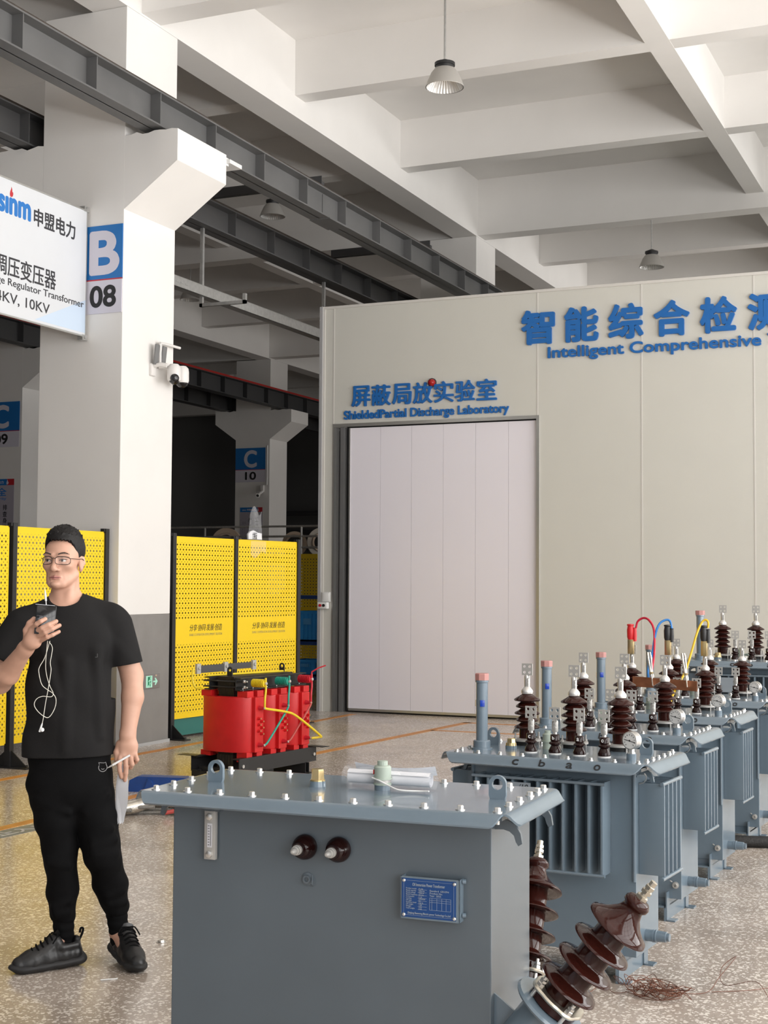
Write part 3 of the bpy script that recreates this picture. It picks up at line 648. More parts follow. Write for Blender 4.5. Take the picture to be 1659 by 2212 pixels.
hook(T1, .515, -.15, .91, 1, FPAINT, .72); hook(T1, .515, .19, .91, 1, FPAINT, .72); hook(T1, -.515, -.15, .91, -1, FPAINT, .6); hook(T1, -.515, .19, .91, -1, FPAINT, .6)
q = None
mb = MB(); mb.cyl((-.119, .018, .945), (-.119, .018, .962), .027, .025, 28); q = finish('pipe_stub', mb, PAINT, T1)
mb = MB(); mb.lathe([(0, 0), (.024, 0), (.024, .004), (.021, .006)], (-.119, .018, .962)); mb.lathe([(.023, .005), (.0215, .016), (.021, .03), (.0195, .037), (.012, .0385), (0, .0385)], (-.119, .018, .962), n=6); finish('brass_plug', mb, BRASS, T1, ang=25)
# pressure relief valve
mb = MB(); mb.cyl((.095, .03, .945), (.095, .03, .961), .025, n=28); finish('pipe_stub', mb, PAINT, T1)
pv = MB(); pv.lathe([(0, .016), (.028, .016), (.028, .022), (.026, .022), (.026, .033), (.03, .033), (.03, .039), (.027, .039), (.027, .07), (.023, .075), (.016, .0755), (.016, .089), (.013, .09), (0, .09)], (.095, .03, .945), n=32)
prv = finish('relief_valve', pv, GREENV, T1)
mb = MB(); mb.lathe([(.0262, .0235), (.0262, .0315)], (.095, .03, .945), n=32); finish('valve_gap_ring', mb, TIN, prv)
mb = MB(); mb.lathe([(.0165, .077), (.0165, .087)], (.095, .03, .945), n=14); finish('knurled_cap', mb, GREENV, prv, ang=5)
mb = MB(); mb.box((.0735, .012, 1.001), (.002, .008, .014)); finish('red_mark', mb, REDLED, prv, smooth=False)
mb = MB(); mb.tube(spline([(.068, .01, .983), (.1, -.002, .976), (.125, -.005, .966), (.17, -.02, .955), (.23, -.005, .953), (.262, -.01, .955)], 6), .0028, 6); tag(finish('cable_tie', mb, WHITE, None), 'white plastic cable tie round the green relief valve', 'cable tie')
ct = bpy.data.objects['cable_tie']; ct.matrix_world = Matrix.Translation((-1.885, 4.03, 0)) @ Matrix.Rotation(math.radians(2.4), 4, 'Z')
# level gauge, low-voltage terminals, plug and nameplate on the front face (local y = -.19)
Y = -.19
g = MB(); g.span((-.395, Y-.022, .738), (-.357, Y-.006, .885), .002); gp = finish('level_gauge', g, TIN, T1)
mb = MB(); mb.span((-.384, Y-.0235, .775), (-.368, Y-.02, .848)); w_ = finish('gauge_glass', mb, mat('milky_glass', (.62, .62, .66), .15), gp, smooth=False)
mb = MB()
for k in range(8): mb.span((-.381, Y-.0242, .782+.0082*k), (-.376, Y-.023, .7835+.0082*k))
mb.span((-.3725, Y-.0242, .78), (-.3715, Y-.023, .842)); finish('scale_marks', mb, INK, w_ and gp, smooth=False)
for z in (.755, .868): mb = MB(); mb.hexa((-.376, Y-.022, z), .011, .008, (0, -1, 0)); finish('gauge_bolt', mb, ZINC, gp)
mb = MB(); mb.span((-.40, Y-.02, .884), (-.345, Y, .892)); finish('gauge_bracket', mb, FPAINT, gp, smooth=False)
for x in (-.062, .047):
    mb = MB(); mb.lathe([(0, 0), (.036, 0), (.038, .008), (.036, .022), (.03, .03), (.031, .036), (.026, .046), (.021, .05), (.019, .06), (0, .06)], (x, Y, .797), (0, -1, 0), 30); p = finish('terminal_bushing', mb, PORCD, T1)
    mb = MB(); mb.lathe([(.015, .058), (.015, .07), (.011, .071), (.013, .073), (.013, .08), (.009, .081), (.010, .083), (.010, .09), (.008, .096), (.004, .102), (0, .103)], (x, Y, .797), (0, -1, 0)); finish('threaded_stud', mb, TIN, p)
mb = MB(); mb.lathe([(.019, 0), (.019, .004), (.012, .005), (.012, .014), (.007, .014), (.007, .008), (0, .008)], (-.055, Y, .702), (0, -1, 0)); mb.tube([(-.04, Y-.004, .714), (-.035, Y-.016, .69), (-.038, Y-.004, .682)], .002, 6); finish('earth_plug', mb, FPAINT, T1)
npd = MB(); npd.span((.252, Y-.034, .622), (.432, Y-.03, .742)); npd.span((.428, Y-.034, .622), (.432, Y, .742)); npd.span((.252, Y-.034, .622), (.256, Y, .742))
npt = finish('nameplate_bracket', npd, PAINT, T1, smooth=False)
mb = MB(); mb.span((.257, Y-.0355, .627), (.421, Y-.0335, .737)); npl = finish('nameplate', mb, mat('nameplate_blue', (.006, .055, .21), .4), npt, smooth=False)
LP = mat('nameplate_print', (.32, .38, .45), .5)
po = (0, Y-.0355, 0)
text('nameplate_title', 'Oil Immersion Power Transformer', (.29, .388, .7165, .725), po, X3, Z3, LP, npt, .0004, .01)
text('nameplate_maker', 'Zhejiang Shenmeng Electric power Technology Co.,Ltd', (.275, .405, .6355, .6425), po, X3, Z3, LP, npt, .0004, .01)
rows = ['Product model', 'Rated capacity', 'Rated voltage', 'Rated frequency', 'Connection', 'Cooling', 'Oil type', 'Insulation level', 'Oil weight', 'Weight', 'Total weight']
text('nameplate_rows', '\n'.join(rows), (.270, .305, .65, .711), po, X3, Z3, LP, npt, .0004, .0)
text('nameplate_values', '\n'.join(['D-50', '50kVA', '10/0.4', '50 Hz', 'I I 0', 'ONAN', '25', '3.8 %', '120', '210', '340']), (.309, .328, .65, .711), po, X3, Z3, LP, npt, .0004, .0)
text('nameplate_serial', 'Standard  GB1094\nProduct No.\nYear  2025', (.342, .40, .690, .709), po, X3, Z3, LP, npt, .0004, .0)
mb = MB()
for x in (.342, .349, .364, .379, .392, .406): mb.span((x-.0003, Y-.0362, .652), (x+.0003, Y-.0355, .686))
for z in (.652, .674, .680, .686): mb.span((.342, Y-.0362, z-.0003), (.406, Y-.0355, z+.0003))
for z in np.linspace(.651, .707, 8): mb.span((.306, Y-.0362, z-.0003), (.333, Y-.0355, z+.0003))
for a, b2 in (((.263, .633), (.415, .6335)), ((.263, .731), (.415, .7315)), ((.263, .633), (.2635, .7315)), ((.4145, .633), (.415, .7315))): mb.span((a[0], Y-.0362, a[1]), (b2[0], Y-.0355, b2[1]))
finish('nameplate_rules', mb, LP, npt, smooth=False)
for x, z in ((.2635, .7305), (.4165, .7305), (.2635, .6335), (.4165, .6335)): mb = MB(); mb.lathe([(.0052, 0), (.005, .002), (.003, .004), (0, .0045)], (x, Y-.0355, z), (0, -1, 0), 16); finish('nameplate_screw', mb, ZINC, npt)
for z in (.64, .735): mb = MB(); mb.tube([(.432, Y-.012, z), (.442, Y-.008, z)], .007, 10); finish('bracket_nut', mb, PAINT, npt)

def big_bushing(base, axis, L=.46):
    ax = V(axis).normalized(); b = V(base)
    mb = MB(); mb.lathe([(.07, -.17), (.07, -.012)], b, ax, 36); mb.lathe([(0, -.014), (.108, -.014), (.112, -.008), (.108, 0), (0, 0)], b, ax, 40); t = finish('bushing_turret', mb, PAINT, T1)
    mb = MB(); prof = [(0, .004), (.072, .004), (.074, .03), (.05, .036), (.05, .09)]
    for k in range(4):
        z = .085+.081*k
        R = .09 if k < 3 else .092
        prof += [(.048, z), (.06, z+.004), (R-.01, z-.004), (R, z+.001), (R-.002, z+.007), (R-.012, z+.011), (.064, z+.016), (.052, z+.022), (.047, z+.032)] if k < 3 else \
                [(.046, z), (.06, z+.003), (R-.01, z-.006), (R, z), (R-.002, z+.008), (R-.016, z+.016), (.055, z+.034), (.037, z+.058), (.031, z+.075), (.031, z+.082), (.037, z+.088), (.038, z+.1), (.03, z+.112), (.018, z+.116), (0, z+.116)]
    prof = [(max(r, 0), z*L/.5) for r, z in prof]; mb.lathe(prof, b, ax, 44); p = finish('high_voltage_bushing', mb, PORC, T1, ang=60)
    mb = MB(); top = .444*L/.5
    mb.lathe([(.010, top-.005), (.010, top+.06), (.0, top+.062)], b+ax*0, ax, 16)
    for z, r in ((.0, .018), (.02, .016), (.035, .014)): mb.hexa(b+ax*(top+z), r, .011, ax)
    finish('terminal_stud', mb, mat('nickel', (.60, .56, .48), .3, .9), p)
    x, y, _ = mb_frame(ax); mb = MB(); n = 72
    def clamp(u, v):
        a = 2*PI*u; r = .074+.010*max(0, math.cos(4*a))+.003; k = (0, .016)[int(v > .5)]
        return b+ax*(.026+.012*v)+x*((r+.004*math.sin(PI*v))*math.cos(a))+y*((r+.004*math.sin(PI*v))*math.sin(a))
    mb.grid(clamp, n, 4)
    def ring(u, v):
        a = 2*PI*u; r = .052+(.077+.010*max(0, math.cos(4*a))-.052)*v; return b+ax*(.038)+x*(r*math.cos(a))+y*(r*math.sin(a))
    mb.grid(ring, n, 2); finish('clamp_ring', mb, mat('nickel', (.60, .56, .48), .3, .9), p)
    for k in range(4):
        a = PI/2*k; mb = MB(); o = b+x*(.074*math.cos(a))+y*(.074*math.sin(a)); mb.cyl(o, o+ax*.07, .006, n=10); mb.hexa(o+ax*.038, .012, .012, ax); mb.hexa(o+ax*.052, .011, .008, ax); finish('clamp_bolt', mb, ZINC, p)
def mb_frame(d):
    d = V(d).normalized(); x = d.orthogonal().normalized(); return x, d.cross(x), d
big_bushing((.685, -.17, .405), (.62, .02, .785), .455)
big_bushing((.47, .275, .33), (.0, .5, .866), .46)
mb = MB(); mb.prism([(.515, .2), (.64, .33), (.515, .42)], (0, -.16, 0), X3, Z3, Y3, .008); finish('turret_gusset', mb, PAINT, T1, smooth=False)

# rolled documents in a clear sleeve on the lid
dc = thing('document_roll', 'rolled white documents in clear plastic sleeve lying on the foreground tank lid', 'documents', (-1.885+.1, 4.03+.075, .950), math.radians(3))
mb = MB(); spi = []
for i in range(60):
    t = i/59; a = 2*PI*2.4*t; r = .012+.013*t; spi.append((r*math.cos(a), .0265+r*math.sin(a)*.95))
mb.grid(lambda u, v: V((-.135+.275*u, spi[int(round(v*59))][0]-.01*u, spi[int(round(v*59))][1])), 6, 59); finish('paper_roll', mb, PAPER, dc, ang=80)
mb = MB(); mb.grid(lambda u, v: V((-.13+.27*u, .03+.02*v, .055+.012*(1-2*u)**2*(1 if u < .5 else .9)-.03*v)), 12, 3); finish('loose_sheet', mb, PAPER, dc)
mb = MB(); mb.grid(lambda u, v: V((-.15+.30*u, .0285*math.cos(2*PI*v)*1.05, .028+.027*math.sin(2*PI*v)+.003*math.sin(23*u+9*v))), 24, 24)
mb.grid(lambda u, v: V((-.152+.3*u, .01+.04*v, .06+.008*math.sin(7*u)-.02*v)), 16, 3); finish('clear_sleeve', mb, CLEAR, dc)

# ---- distribution transformers
def make_unit():
    t = thing('transformer', 'x', 'transformer', (0, 0, 0), 0, 'oil transformers')
    mb = MB(); mb.span((-.36, -.145, .1), (.36, .145, .872), .003); finish('tank', mb, PAINT, t, smooth=False)
    mb = MB(); mb.span((-.405, -.215, .845), (.405, .215, .858)); mb.span((-.365, -.15, .815), (.365, .15, .822)); finish('tank_flange', mb, PAINT, t, smooth=False)
    for x in (-.352, .352):
        for y in (-.147, .147): mb = MB(); mb.tube([(x*1.01, y*1.03, .40), (x*1.01, y*1.03, .84)], .007, 8); finish('corner_weld', mb, PAINT, t)
    # front and rear fins
    for sg in (-1, 1):
        for k in range(11):
            x = -.30+.055*k; mb = MB(); mb.span((x-.0055, sg*.145, .425), (x+.0055, sg*.245, .795), .004); f = finish('radiator_fin', mb, PAINT, t)
        for z in (.428, .79): mb = MB(); mb.tube([(-.315, sg*.247, z), (.265, sg*.247, z)], .0065, 8); finish('fin_rail', mb, PAINT, t)
    for sg in (-1, 1):
        for k in range(5):
            y = -.11+.055*k; mb = MB(); mb.span((sg*.36, y-.0055, .425), (sg*.468, y+.0055, .79), .004); finish('radiator_fin', mb, PAINT, t)
            mb = MB()
        for z in (.415, .79): mb = MB(); mb.tube([(sg*.462, -.13, z), (sg*.462, .13, z)], .008, 8); finish('fin_rail', mb, PAINT, t)
    # feet: inverted channels with angle brackets
    for x, sg in ((-.24, -1), (.24, 1)):
        mb = MB(); x0, x1 = x-.055, x+.055
        mb.span((x0, -.19, .062), (x1, .19, .07)); mb.span((x0, -.19, .0), (x0+.007, .19, .07)); mb.span((x1-.007, -.19, 0), (x1, .19, .07)); mb.span((x0, -.14, .07), (x1, .14, .1))
        b = x1 if sg > 0 else x0
        for y in (-.185, .135): mb.span((b, y, 0), (b+sg*.006, y+.05, .135)); mb.span((b, y, 0), (b+sg*.045, y+.05, .007))
        finish('base_foot', mb, PAINT, t, smooth=False)
    # drain valve and earth boss
    mb = MB(); mb.lathe([(.024, 0), (.024, .03), (.026, .03), (.026, .036), (.024, .037), (.026, .04), (.026, .046), (.023, .047), (.021, .085), (.016, .086), (.016, .098), (0, .098)], (.36, -.02, .165), (1, 0, 0)); finish('drain_valve', mb, PAINT, t)
    mb = MB(); mb.lathe([(.016, 0), (.016, .006), (.011, .007), (.011, .018), (.006, .018), (.006, .01), (0, .01)], (.332, -.145, .165), (0, -1, 0)); mb.tube([(.315, -.15, .18), (.310, -.162, .187)], .003, 6); finish('earth_boss', mb, TIN, t)
    lid = make_lid(t, .43, .25, .88, PAINT, 1.15, .045)
    for i, ch in enumerate('cbao'):
        text('stencil_letter', ch, (-.118+.117*i, -.118+.117*i+.026, .001, .027 if ch != 'b' else .033), (0, -.2922, .8492), X3, (0, .65, .76), INK, lid, .0006, .012)
    for i in range(9): bolt(t, -.395+.099*i, -.228, .88, .0075)
    for i in range(9): bolt(t, -.395+.099*i, .228, .88, .0075)
    for y in (-.15, -.075, 0, .075, .15): bolt(t, .407, y, .88, .0075, .03); bolt(t, -.407, y, .88, .0075)
    # high-voltage bushings
    for i, x in enumerate((-.237, -.018, .192)):
        o = (x, .16, .88); mb = MB()
        prof = [(0, .028), (.034, .028), (.034, .07)]
        for z, R in ((.0768, .057), (.1077, .050), (.1377, .056), (.1676, .050), (.1965, .058)):
            prof += [(.03, z-.006), (.036, z-.007), (R-.003, z-.004), (R, z), (R-.003, z+.005), (.038, z+.013), (.029, z+.019)]
        prof[-2:] = [(.034, .214), (.020, .2235), (0, .2235)]
        mb.lathe(prof, o, n=36); p = finish('high_voltage_bushing', mb, PORC, t, ang=60)
        mb = MB(); mb.lathe([(0, 0), (.05, 0), (.05, .018), (0, .018)], o, n=30); finish('gasket', mb, GASK, p)
        mb = MB(); mb.lathe([(0, .018), (.062, .018), (.062, .026), (.036, .03), (.034, .028)], o, n=30)
        for k in range(4): a = PI/4+PI/2*k; mb.cyl(V(o)+V((.055*math.cos(a), .055*math.sin(a), 0)), V(o)+V((.055*math.cos(a), .055*math.sin(a), .055)), .004, n=8); mb.hexa(V(o)+V((.055*math.cos(a), .055*math.sin(a), .026)), .008, .01)
        finish('clamp_flange', mb, TIN, p)
        mb = MB(); mb.lathe([(0, .223), (.024, .223), (.0265, .231), (.025, .239), (.018, .248), (.012, .2545), (.0125, .30), (.009, .306), (0, .306)], o, n=28); finish('metal_cap', mb, ALUC, p)
        flag(p, (x+.003, .152, .88+.305), .05, .051)
    for i, x in enumerate((-.115, -.008, .1, .207)):
        o = (x, -.09, .88); mb = MB()
        mb.lathe([(0, .004), (.026, .004), (.027, .013), (.022, .024), (.0165, .034), (.018, .037), (.0245, .041), (.0245, .046), (.018, .051), (.0165, .053), (.0195, .055), (.0195, .078), (.016, .081), (0, .081)], o, n=30); p = finish('low_voltage_bushing', mb, PORCD, t, ang=50)
        mb = MB(); mb.lathe([(0, 0), (.027, 0), (.027, .004), (0, .004)], o); finish('white_washer', mb, WHITE, p)
        mb = MB(); mb.lathe([(.009, .08), (.009, .095)], o, n=6); mb.span((x-.012, -.098, .88+.09), (x+.012, -.080, .88+.138), .004); mb.cyl((x+.004, -.104, .99), (x+.004, -.075, .99), .006, n=6); mb.cyl((x+.004, -.104, 1.008), (x+.004, -.075, 1.008), .006, n=6); finish('clamp_terminal', mb, ALUC, p)
        flag(p, (x+.001, -.098, .88+.143), .049, .05)
        text('phase_letter', 'cbao'[i], (x-.0045, x+.0045, .88+.0605, .88+.073), (0, -.1097, 0), X3, Z3, WHITE, p, .0004, .02)
    # brass plug, relief valve, oil sight pipe, thermometer, lugs
    mb = MB(); mb.cyl((-.24, -.01, .88), (-.24, -.01, .893), .025, n=24); finish('pipe_stub', mb, PAINT, t)
    mb = MB(); mb.lathe([(.0235, 0), (.022, .012), (0, .012)], (-.24, -.01, .893), n=24); mb.lathe([(.019, .012), (.0175, .028), (.015, .031), (0, .031)], (-.24, -.01, .893), n=6); finish('brass_plug', mb, BRASS, t, ang=25)
    mb = MB(); mb.lathe([(.022, 0), (.022, .03), (.027, .03), (.027, .036), (.022, .037), (.022, .062), (.013, .068), (.013, .078), (0, .078)], (-.10, .06, .88), n=24); mb.cyl((-.075, .05, .91), (-.05, .04, .915), .007, n=8); finish('relief_valve', mb, GREENV, t)
    o = (-.343, -.087, .88); mb = MB(); mb.lathe([(.046, 0), (.046, .006), (.037, .008), (.037, .034), (.034, .038), (.025, .039), (.025, .282), (.0285, .284), (.0285, .297), (0, .297)], o, n=32); pp = finish('sight_pipe', mb, PAINT, t)
    mb = MB(); mb.lathe([(.031, .293), (.0315, .318), (.0295, .322), (0, .322)], o, n=8); finish('pink_cap', mb, PINK, pp, ang=20)
    mb = MB(); mb.box((o[0]+.0115, o[1]-.0215, o[2]+.195), (.020, .008, .028), Euler((0, 0, .5)).to_matrix(), .002); finish('blue_window', mb, mat('deep_blue_float', (.01, .05, .4), .2), pp)
    mb = MB(); mb.box((o[0]-.0225, o[1]-.008, o[2]+.195), (.005, .018, .028), None, .002); finish('clear_window', mb, mat('cream_window', (.62, .52, .36), .3), pp)
    o = V((.336, -.13, .88)); mb = MB(); mb.cyl(o, o+Z3*.026, .020, n=24); finish('pipe_stub', mb, PAINT, t)
    mb = MB(); mb.lathe([(.0165, .026), (.0165, .032), (.013, .032), (.013, .045), (.008, .046), (.008, .05)], o, n=6); mb.lathe([(.034, .014), (.036, .012), (.036, -.012), (.033, -.014), (.031, -.012)], o+Z3*.078, (-.25, -.968, 0), 32); mb.lathe([(.036, .012), (.036, -.02), (0, -.02)], o+Z3*.078, (-.25, -.968, 0), 32); gg = finish('thermometer', mb, ZINC, t)
    nd = V((-.25, -.968, 0)); ex = V((.968, -.25, 0)); oo = o+Z3*.078+nd*.0125
    mb = MB(); mb.lathe([(.0325, 0), (0, .0005)], oo, nd, 32); finish('dial_face', mb, mat('dial_white', (.72, .72, .71), .4), gg)
    mb = MB()
    for k in range(11):
        a = math.radians(225-27*k); p0 = oo+nd*.001; c, s_ = math.cos(a), math.sin(a); mb.tube([p0+ex*(.021*c)+Z3*(.021*s_), p0+ex*(.027*c)+Z3*(.027*s_)], .0011, 4)
    mb.tube([oo+nd*.0016+ex*.026+Z3*-.006, oo+nd*.0016-ex*.024+Z3*.004], .0013, 4); mb.lathe([(.004, .001), (0, .003)], oo, nd, 12); finish('dial_marks', mb, INK, gg)
    lug(t, -.37, .10, .88, .055, .075, .0165); lug(t, .335, .07, .88, .055, .072, .017)
    hook(t, .36, -.1, .842, 1, PAINT, .55); hook(t, -.36, -.1, .842, -1, PAINT, .55)
    mb = MB(); mb.tube(spline([(.425, -.235, .843), (.42, -.2, .825), (.40, -.165, .80), (.375, -.15, .79)], 5), .0028, 6); finish('seal_chain', mb, GALV, t)
    pl = MB(); pl.span((-.185, -.256, .68), (-.05, -.2535, .775)); n_ = finish('tag_plate', pl, mat('grey_tag', (.25, .29, .33), .45), t, smooth=False)
    text('handwriting', '/10', (-.105, -.06, .745, .768), (0, -.256, 0), X3, Z3, INK, n_, .0005, .0, shear=.2); text('handwriting', '-04', (-.105, -.065, .695, .72), (0, -.256, 0), X3, Z3, INK, n_, .0005, .0, shear=.3)
    return t
def flag(p, o, w, h):
    mb = MB(); x, y, z = o; t = .0045
    # plate with four holes: nine cells, the holes cut as octagons
    nx = [-w/2, 0, w/2]; nz = [.0, h/2, h]
    for i in range(2):
        for j in range(2):
            cx, cz = (nx[i]+nx[i+1])/2*.94, (nz[j]+nz[j+1])/2; hw, hh = w/4, h/4; n = 16; cx = (nx[i]+nx[i+1])/2
            out = []; hl = []
            for k in range(n):
                a = 2*PI*k/n+PI/n; dx, dz = math.cos(a), math.sin(a); s = 1/max(abs(dx), abs(dz)); out.append((cx+dx*s*hw, cz+dz*s*hh)); hl.append((cx+dx*.0062, cz+dz*.0062))
            for k in range(4):    # square up the corners
                ci = min(range(n), key=lambda q: (out[q][0]-(cx+(hw if k in (0, 3) else -hw)))**2+(out[q][1]-(cz+(hh if k < 2 else -hh)))**2); out[ci] = (cx+(hw if k in (0, 3) else -hw), cz+(hh if k < 2 else -hh))
            mb.plate_hole(out, hl, (x, y, z), X3, Z3, Y3, t)
    mb.span((x-w*.2, y, z-.016), (x+w*.2, y+t, z+.001)); mb.span((x-.006, y-.004, z-.05), (x+.008, y+.008, z-.012), .002)
    for zz in (-.02, -.035): mb.cyl((x+.004, y-.008, z+zz), (x+.004, y+.012, z+zz), .0045, n=6)
    return finish('terminal_plate', mb, TIN, p, ang=25)
U = make_unit(); UI = child_index()
R5 = math.radians
units = [((-1.735, 5.84), -4.5, 1., 'grey finned transformer with brown bushings, nearest of the row behind the foreground tank'),
         ((-1.797, 6.97), -4, 1., 'second grey finned transformer in the row, between the nearest one and the copper bar'),
         ((-1.80, 8.02), -3, 1., 'grey finned transformer carrying the copper bar and coloured test leads'),
         ((-1.79, 9.18), -3, 1., 'fourth grey finned transformer in the row, just behind the test leads'),
         ((-1.80, 11.14), 1, 1.16, 'largest finned transformer at the far end of the row against the cream wall')]
UN = []
for i, ((x, y), rz, sc, l) in enumerate(units):
    c = U if i == 0 else copy_tree(U, None, UI)
    c.location = (x, y, 0); c.rotation_euler = (0, 0, R5(rz)); c.scale = (sc,)*3; c['label'] = l; UN.append(c)
def on_unit(i, p):
    (x, y), rz, sc, _ = units[i]; return V((x, y, 0))+Matrix.Rotation(R5(rz), 3, 'Z') @ V(p)*sc

# ---- copper bar and test leads on the third unit of the row
a, b_ = on_unit(2, (-.15, -.105, 1.045)), on_unit(2, (.215, -.105, 1.03)); ex = (b_-a).normalized()
mb = MB(); mb.prism([(0, -.028), ((b_-a).length, -.028), ((b_-a).length, .028), (0, .028)], a, ex, Z3, ex.cross(Z3), .008); tag(finish('copper_bar', mb, COPPER, None, smooth=False), 'brown copper bar laid across the low terminals of the middle transformer', 'copper bar')
def lead(i, label, hm, cm, cable, hx=0.):
    o = on_unit(2, ((-.237, -.018, .192)[i], .15, .88+.315)); t = thing('test_lead', label, 'test lead', o, R5(-3), 'test leads with clips')
    mb = MB(); mb.span((-.017, -.02, -.01), (.017, .012, .075), .003); finish('brass_jaw', mb, BRASS, t)
    mb = MB(); mb.lathe([(0, .07), (.015, .07), (.02, .09), (.021, .13), (.017, .152), (.021, .156), (.02, .163), (0, .165)], (-.003, -.004, 0), n=16); mb.lathe([(.012, .07), (.014, .10), (.012, .145), (.014, .148), (0, .15)], (.02, .0, -.006), n=12); finish('clip_handle', mb, hm, t)
    mb = MB(); mb.tube(spline(cable, 8), .0065, 8); finish('cable', mb, cm, t)
    return t
lead(0, 'red handled test clip with red cable on the left bushing', mat('red_clip', (.62, .015, .02), .4), mat('red_cable', (.55, .01, .04), .4), [(.028, 0, .14), (.04, 0, .18), (.075, 0, .2), (.115, -.02, .185), (.15, -.05, .13), (.165, -.1, .0), (.175, -.18, -.09), (.19, -.235, -.15)])
lead(1, 'black handled test clip with blue cable on the middle bushing', BLK, mat('blue_cable', (.01, .17, .50), .4), [(.022, 0, .14), (.01, -.0, .185), (-.015, -.01, .19), (-.045, -.03, .165), (-.06, -.06, .1), (-.065, -.1, .0), (-.06, -.2, -.08), (-.05, -.23, -.15)])
lead(2, 'black handled test clip with yellow cable on the right bushing', BLK, mat('yellow_cable', (.70, .44, .01), .4), [(.02, 0, .15), (.022, 0, .18), (.008, 0, .195), (-.012, -.01, .18), (-.03, -.05, .12), (-.05, -.09, .02), (-.075, -.15, -.1), (-.105, -.26, -.2), (-.115, -.33, -.285), (-.105, -.37, -.312)])
for nm, x, l in (('a', -.03, 'silver clamp gripping the copper bar below the red lead'), ('b', .165, 'silver clamp gripping the right part of the copper bar')):
    t = thing('steel_clamp', l, 'clamp', on_unit(2, (x, -.118, 1.045)), R5(-3), 'silver clamps on the copper bar')
    for sg in (-1, 1):
        mb = MB(); mb.tube(spline([(.0, sg*.009, -.02), (-.004, sg*.016, .03), (-.012, sg*.014, .06), (-.02, sg*.026, .13), (-.026, sg*.02, .165)], 5), [.0045]*8+[.006]*13, 8); finish('clamp_arm', mb, CHROME, t)
    mb = MB(); mb.cyl((-.01, -.02, .05), (-.01, .02, .05), .008, n=12); finish('pivot', mb, BRASS, t)

# ================================================================== RED DRY-TYPE TRANSFORMER
D = thing('dry_transformer', 'red dry-type transformer with three resin coils standing on the floor by the fence', 'transformer', (-5.76, 10.05, 0), R5(83))
mb = MB()
for y0, y1 in ((-.235, -.175), (.175, .235)):
    mb.span((-.215, y0, .085), (.875, y1, .095)); mb.span((-.215, y0, .195), (.875, y1, .205)); yy = y0 if y0 < 0 else y1; mb.span((-.215, yy-.004, .085), (.875, yy+.004, .205))
for x in (-.16, .78): mb.span((x, -.2, .085), (x+.07, .2, .115))
finish('bottom_clamp', mb, BLK, D, smooth=False)
for x in (-.18, .68): mb = MB(); mb.span((x, -.3, 0), (x+.06, .3, .008)); mb.span((x, -.26, 0), (x+.006, .26, .085)); mb.span((x+.054, -.26, 0), (x+.06, .26, .085)); finish('base_foot', mb, BLK, D, smooth=False)
mb = MB(); mb.span((.3, -.12, 0), (.42, .12, .085)); finish('base_block', mb, BLK, D, smooth=False)
for x in (-.17, .835): mb = MB(); mb.cyl((x, -.236, .145), (x, -.25, .145), .014, n=14); finish('clamp_bolt', mb, ZINC, D)
core = MB()
for x in (0, .33, .66): core.span((x-.075, -.075, .10), (x+.075, .075, .83))
core.span((-.085, -.08, .09), (.745, .08, .215)); core.span((-.085, -.08, .72), (.745, .08, .835))
for k in range(6): core.span((-.0865, -.08+.028*k-.002, .1), (-.085, -.08+.028*k+.002, .83))
finish('laminated_core', core, CORE, D, smooth=False)
mb = MB()
for yy in (-.13, .13):
    s_ = -1 if yy < 0 else 1; mb.span((-.13, yy-.004, .73), (.80, yy+.004, .83)); mb.span((-.13, yy, .822), (.80, yy+s_*.05, .83)); mb.span((-.13, yy, .73), (.80, yy+s_*.05, .738))
finish('top_clamp', mb, BLK, D, smooth=False)
mb = MB()
for x in (-.115, -.09):
    for z in (.755, .80): mb.cyl((x, -.19, z), (x, .2, z), .006, n=8)
for x in (.78,):
    for z in (.755, .80): mb.cyl((x, -.17, z), (x, .2, z), .006, n=8)
finish('tie_rods', mb, BLK, D)
for z in (.757, .803): mb = MB(); mb.hexa((-.1, -.19, z), .013, .014, (0, -1, 0)); mb.cyl((-.1, -.2, z), (-.1, -.225, z), .007, n=10); finish('clamp_nut', mb, ZINC, D)
for x in (-.03, .70): lug(D, x, .0, .835, .05, .075, .014, .012, BLK, R5(90))
def racetrack(a, b, n=40):   # a half-length along x, b half-length along y, rounded
    r = min(a, b)*.98; pts = []
    for i in range(n):
        t = 2*PI*i/n; c, s = math.cos(t), math.sin(t); e = 2.6
        pts.append((a*math.copysign(abs(c)**(2/e), c), b*math.copysign(abs(s)**(2/e), s)))
    return pts
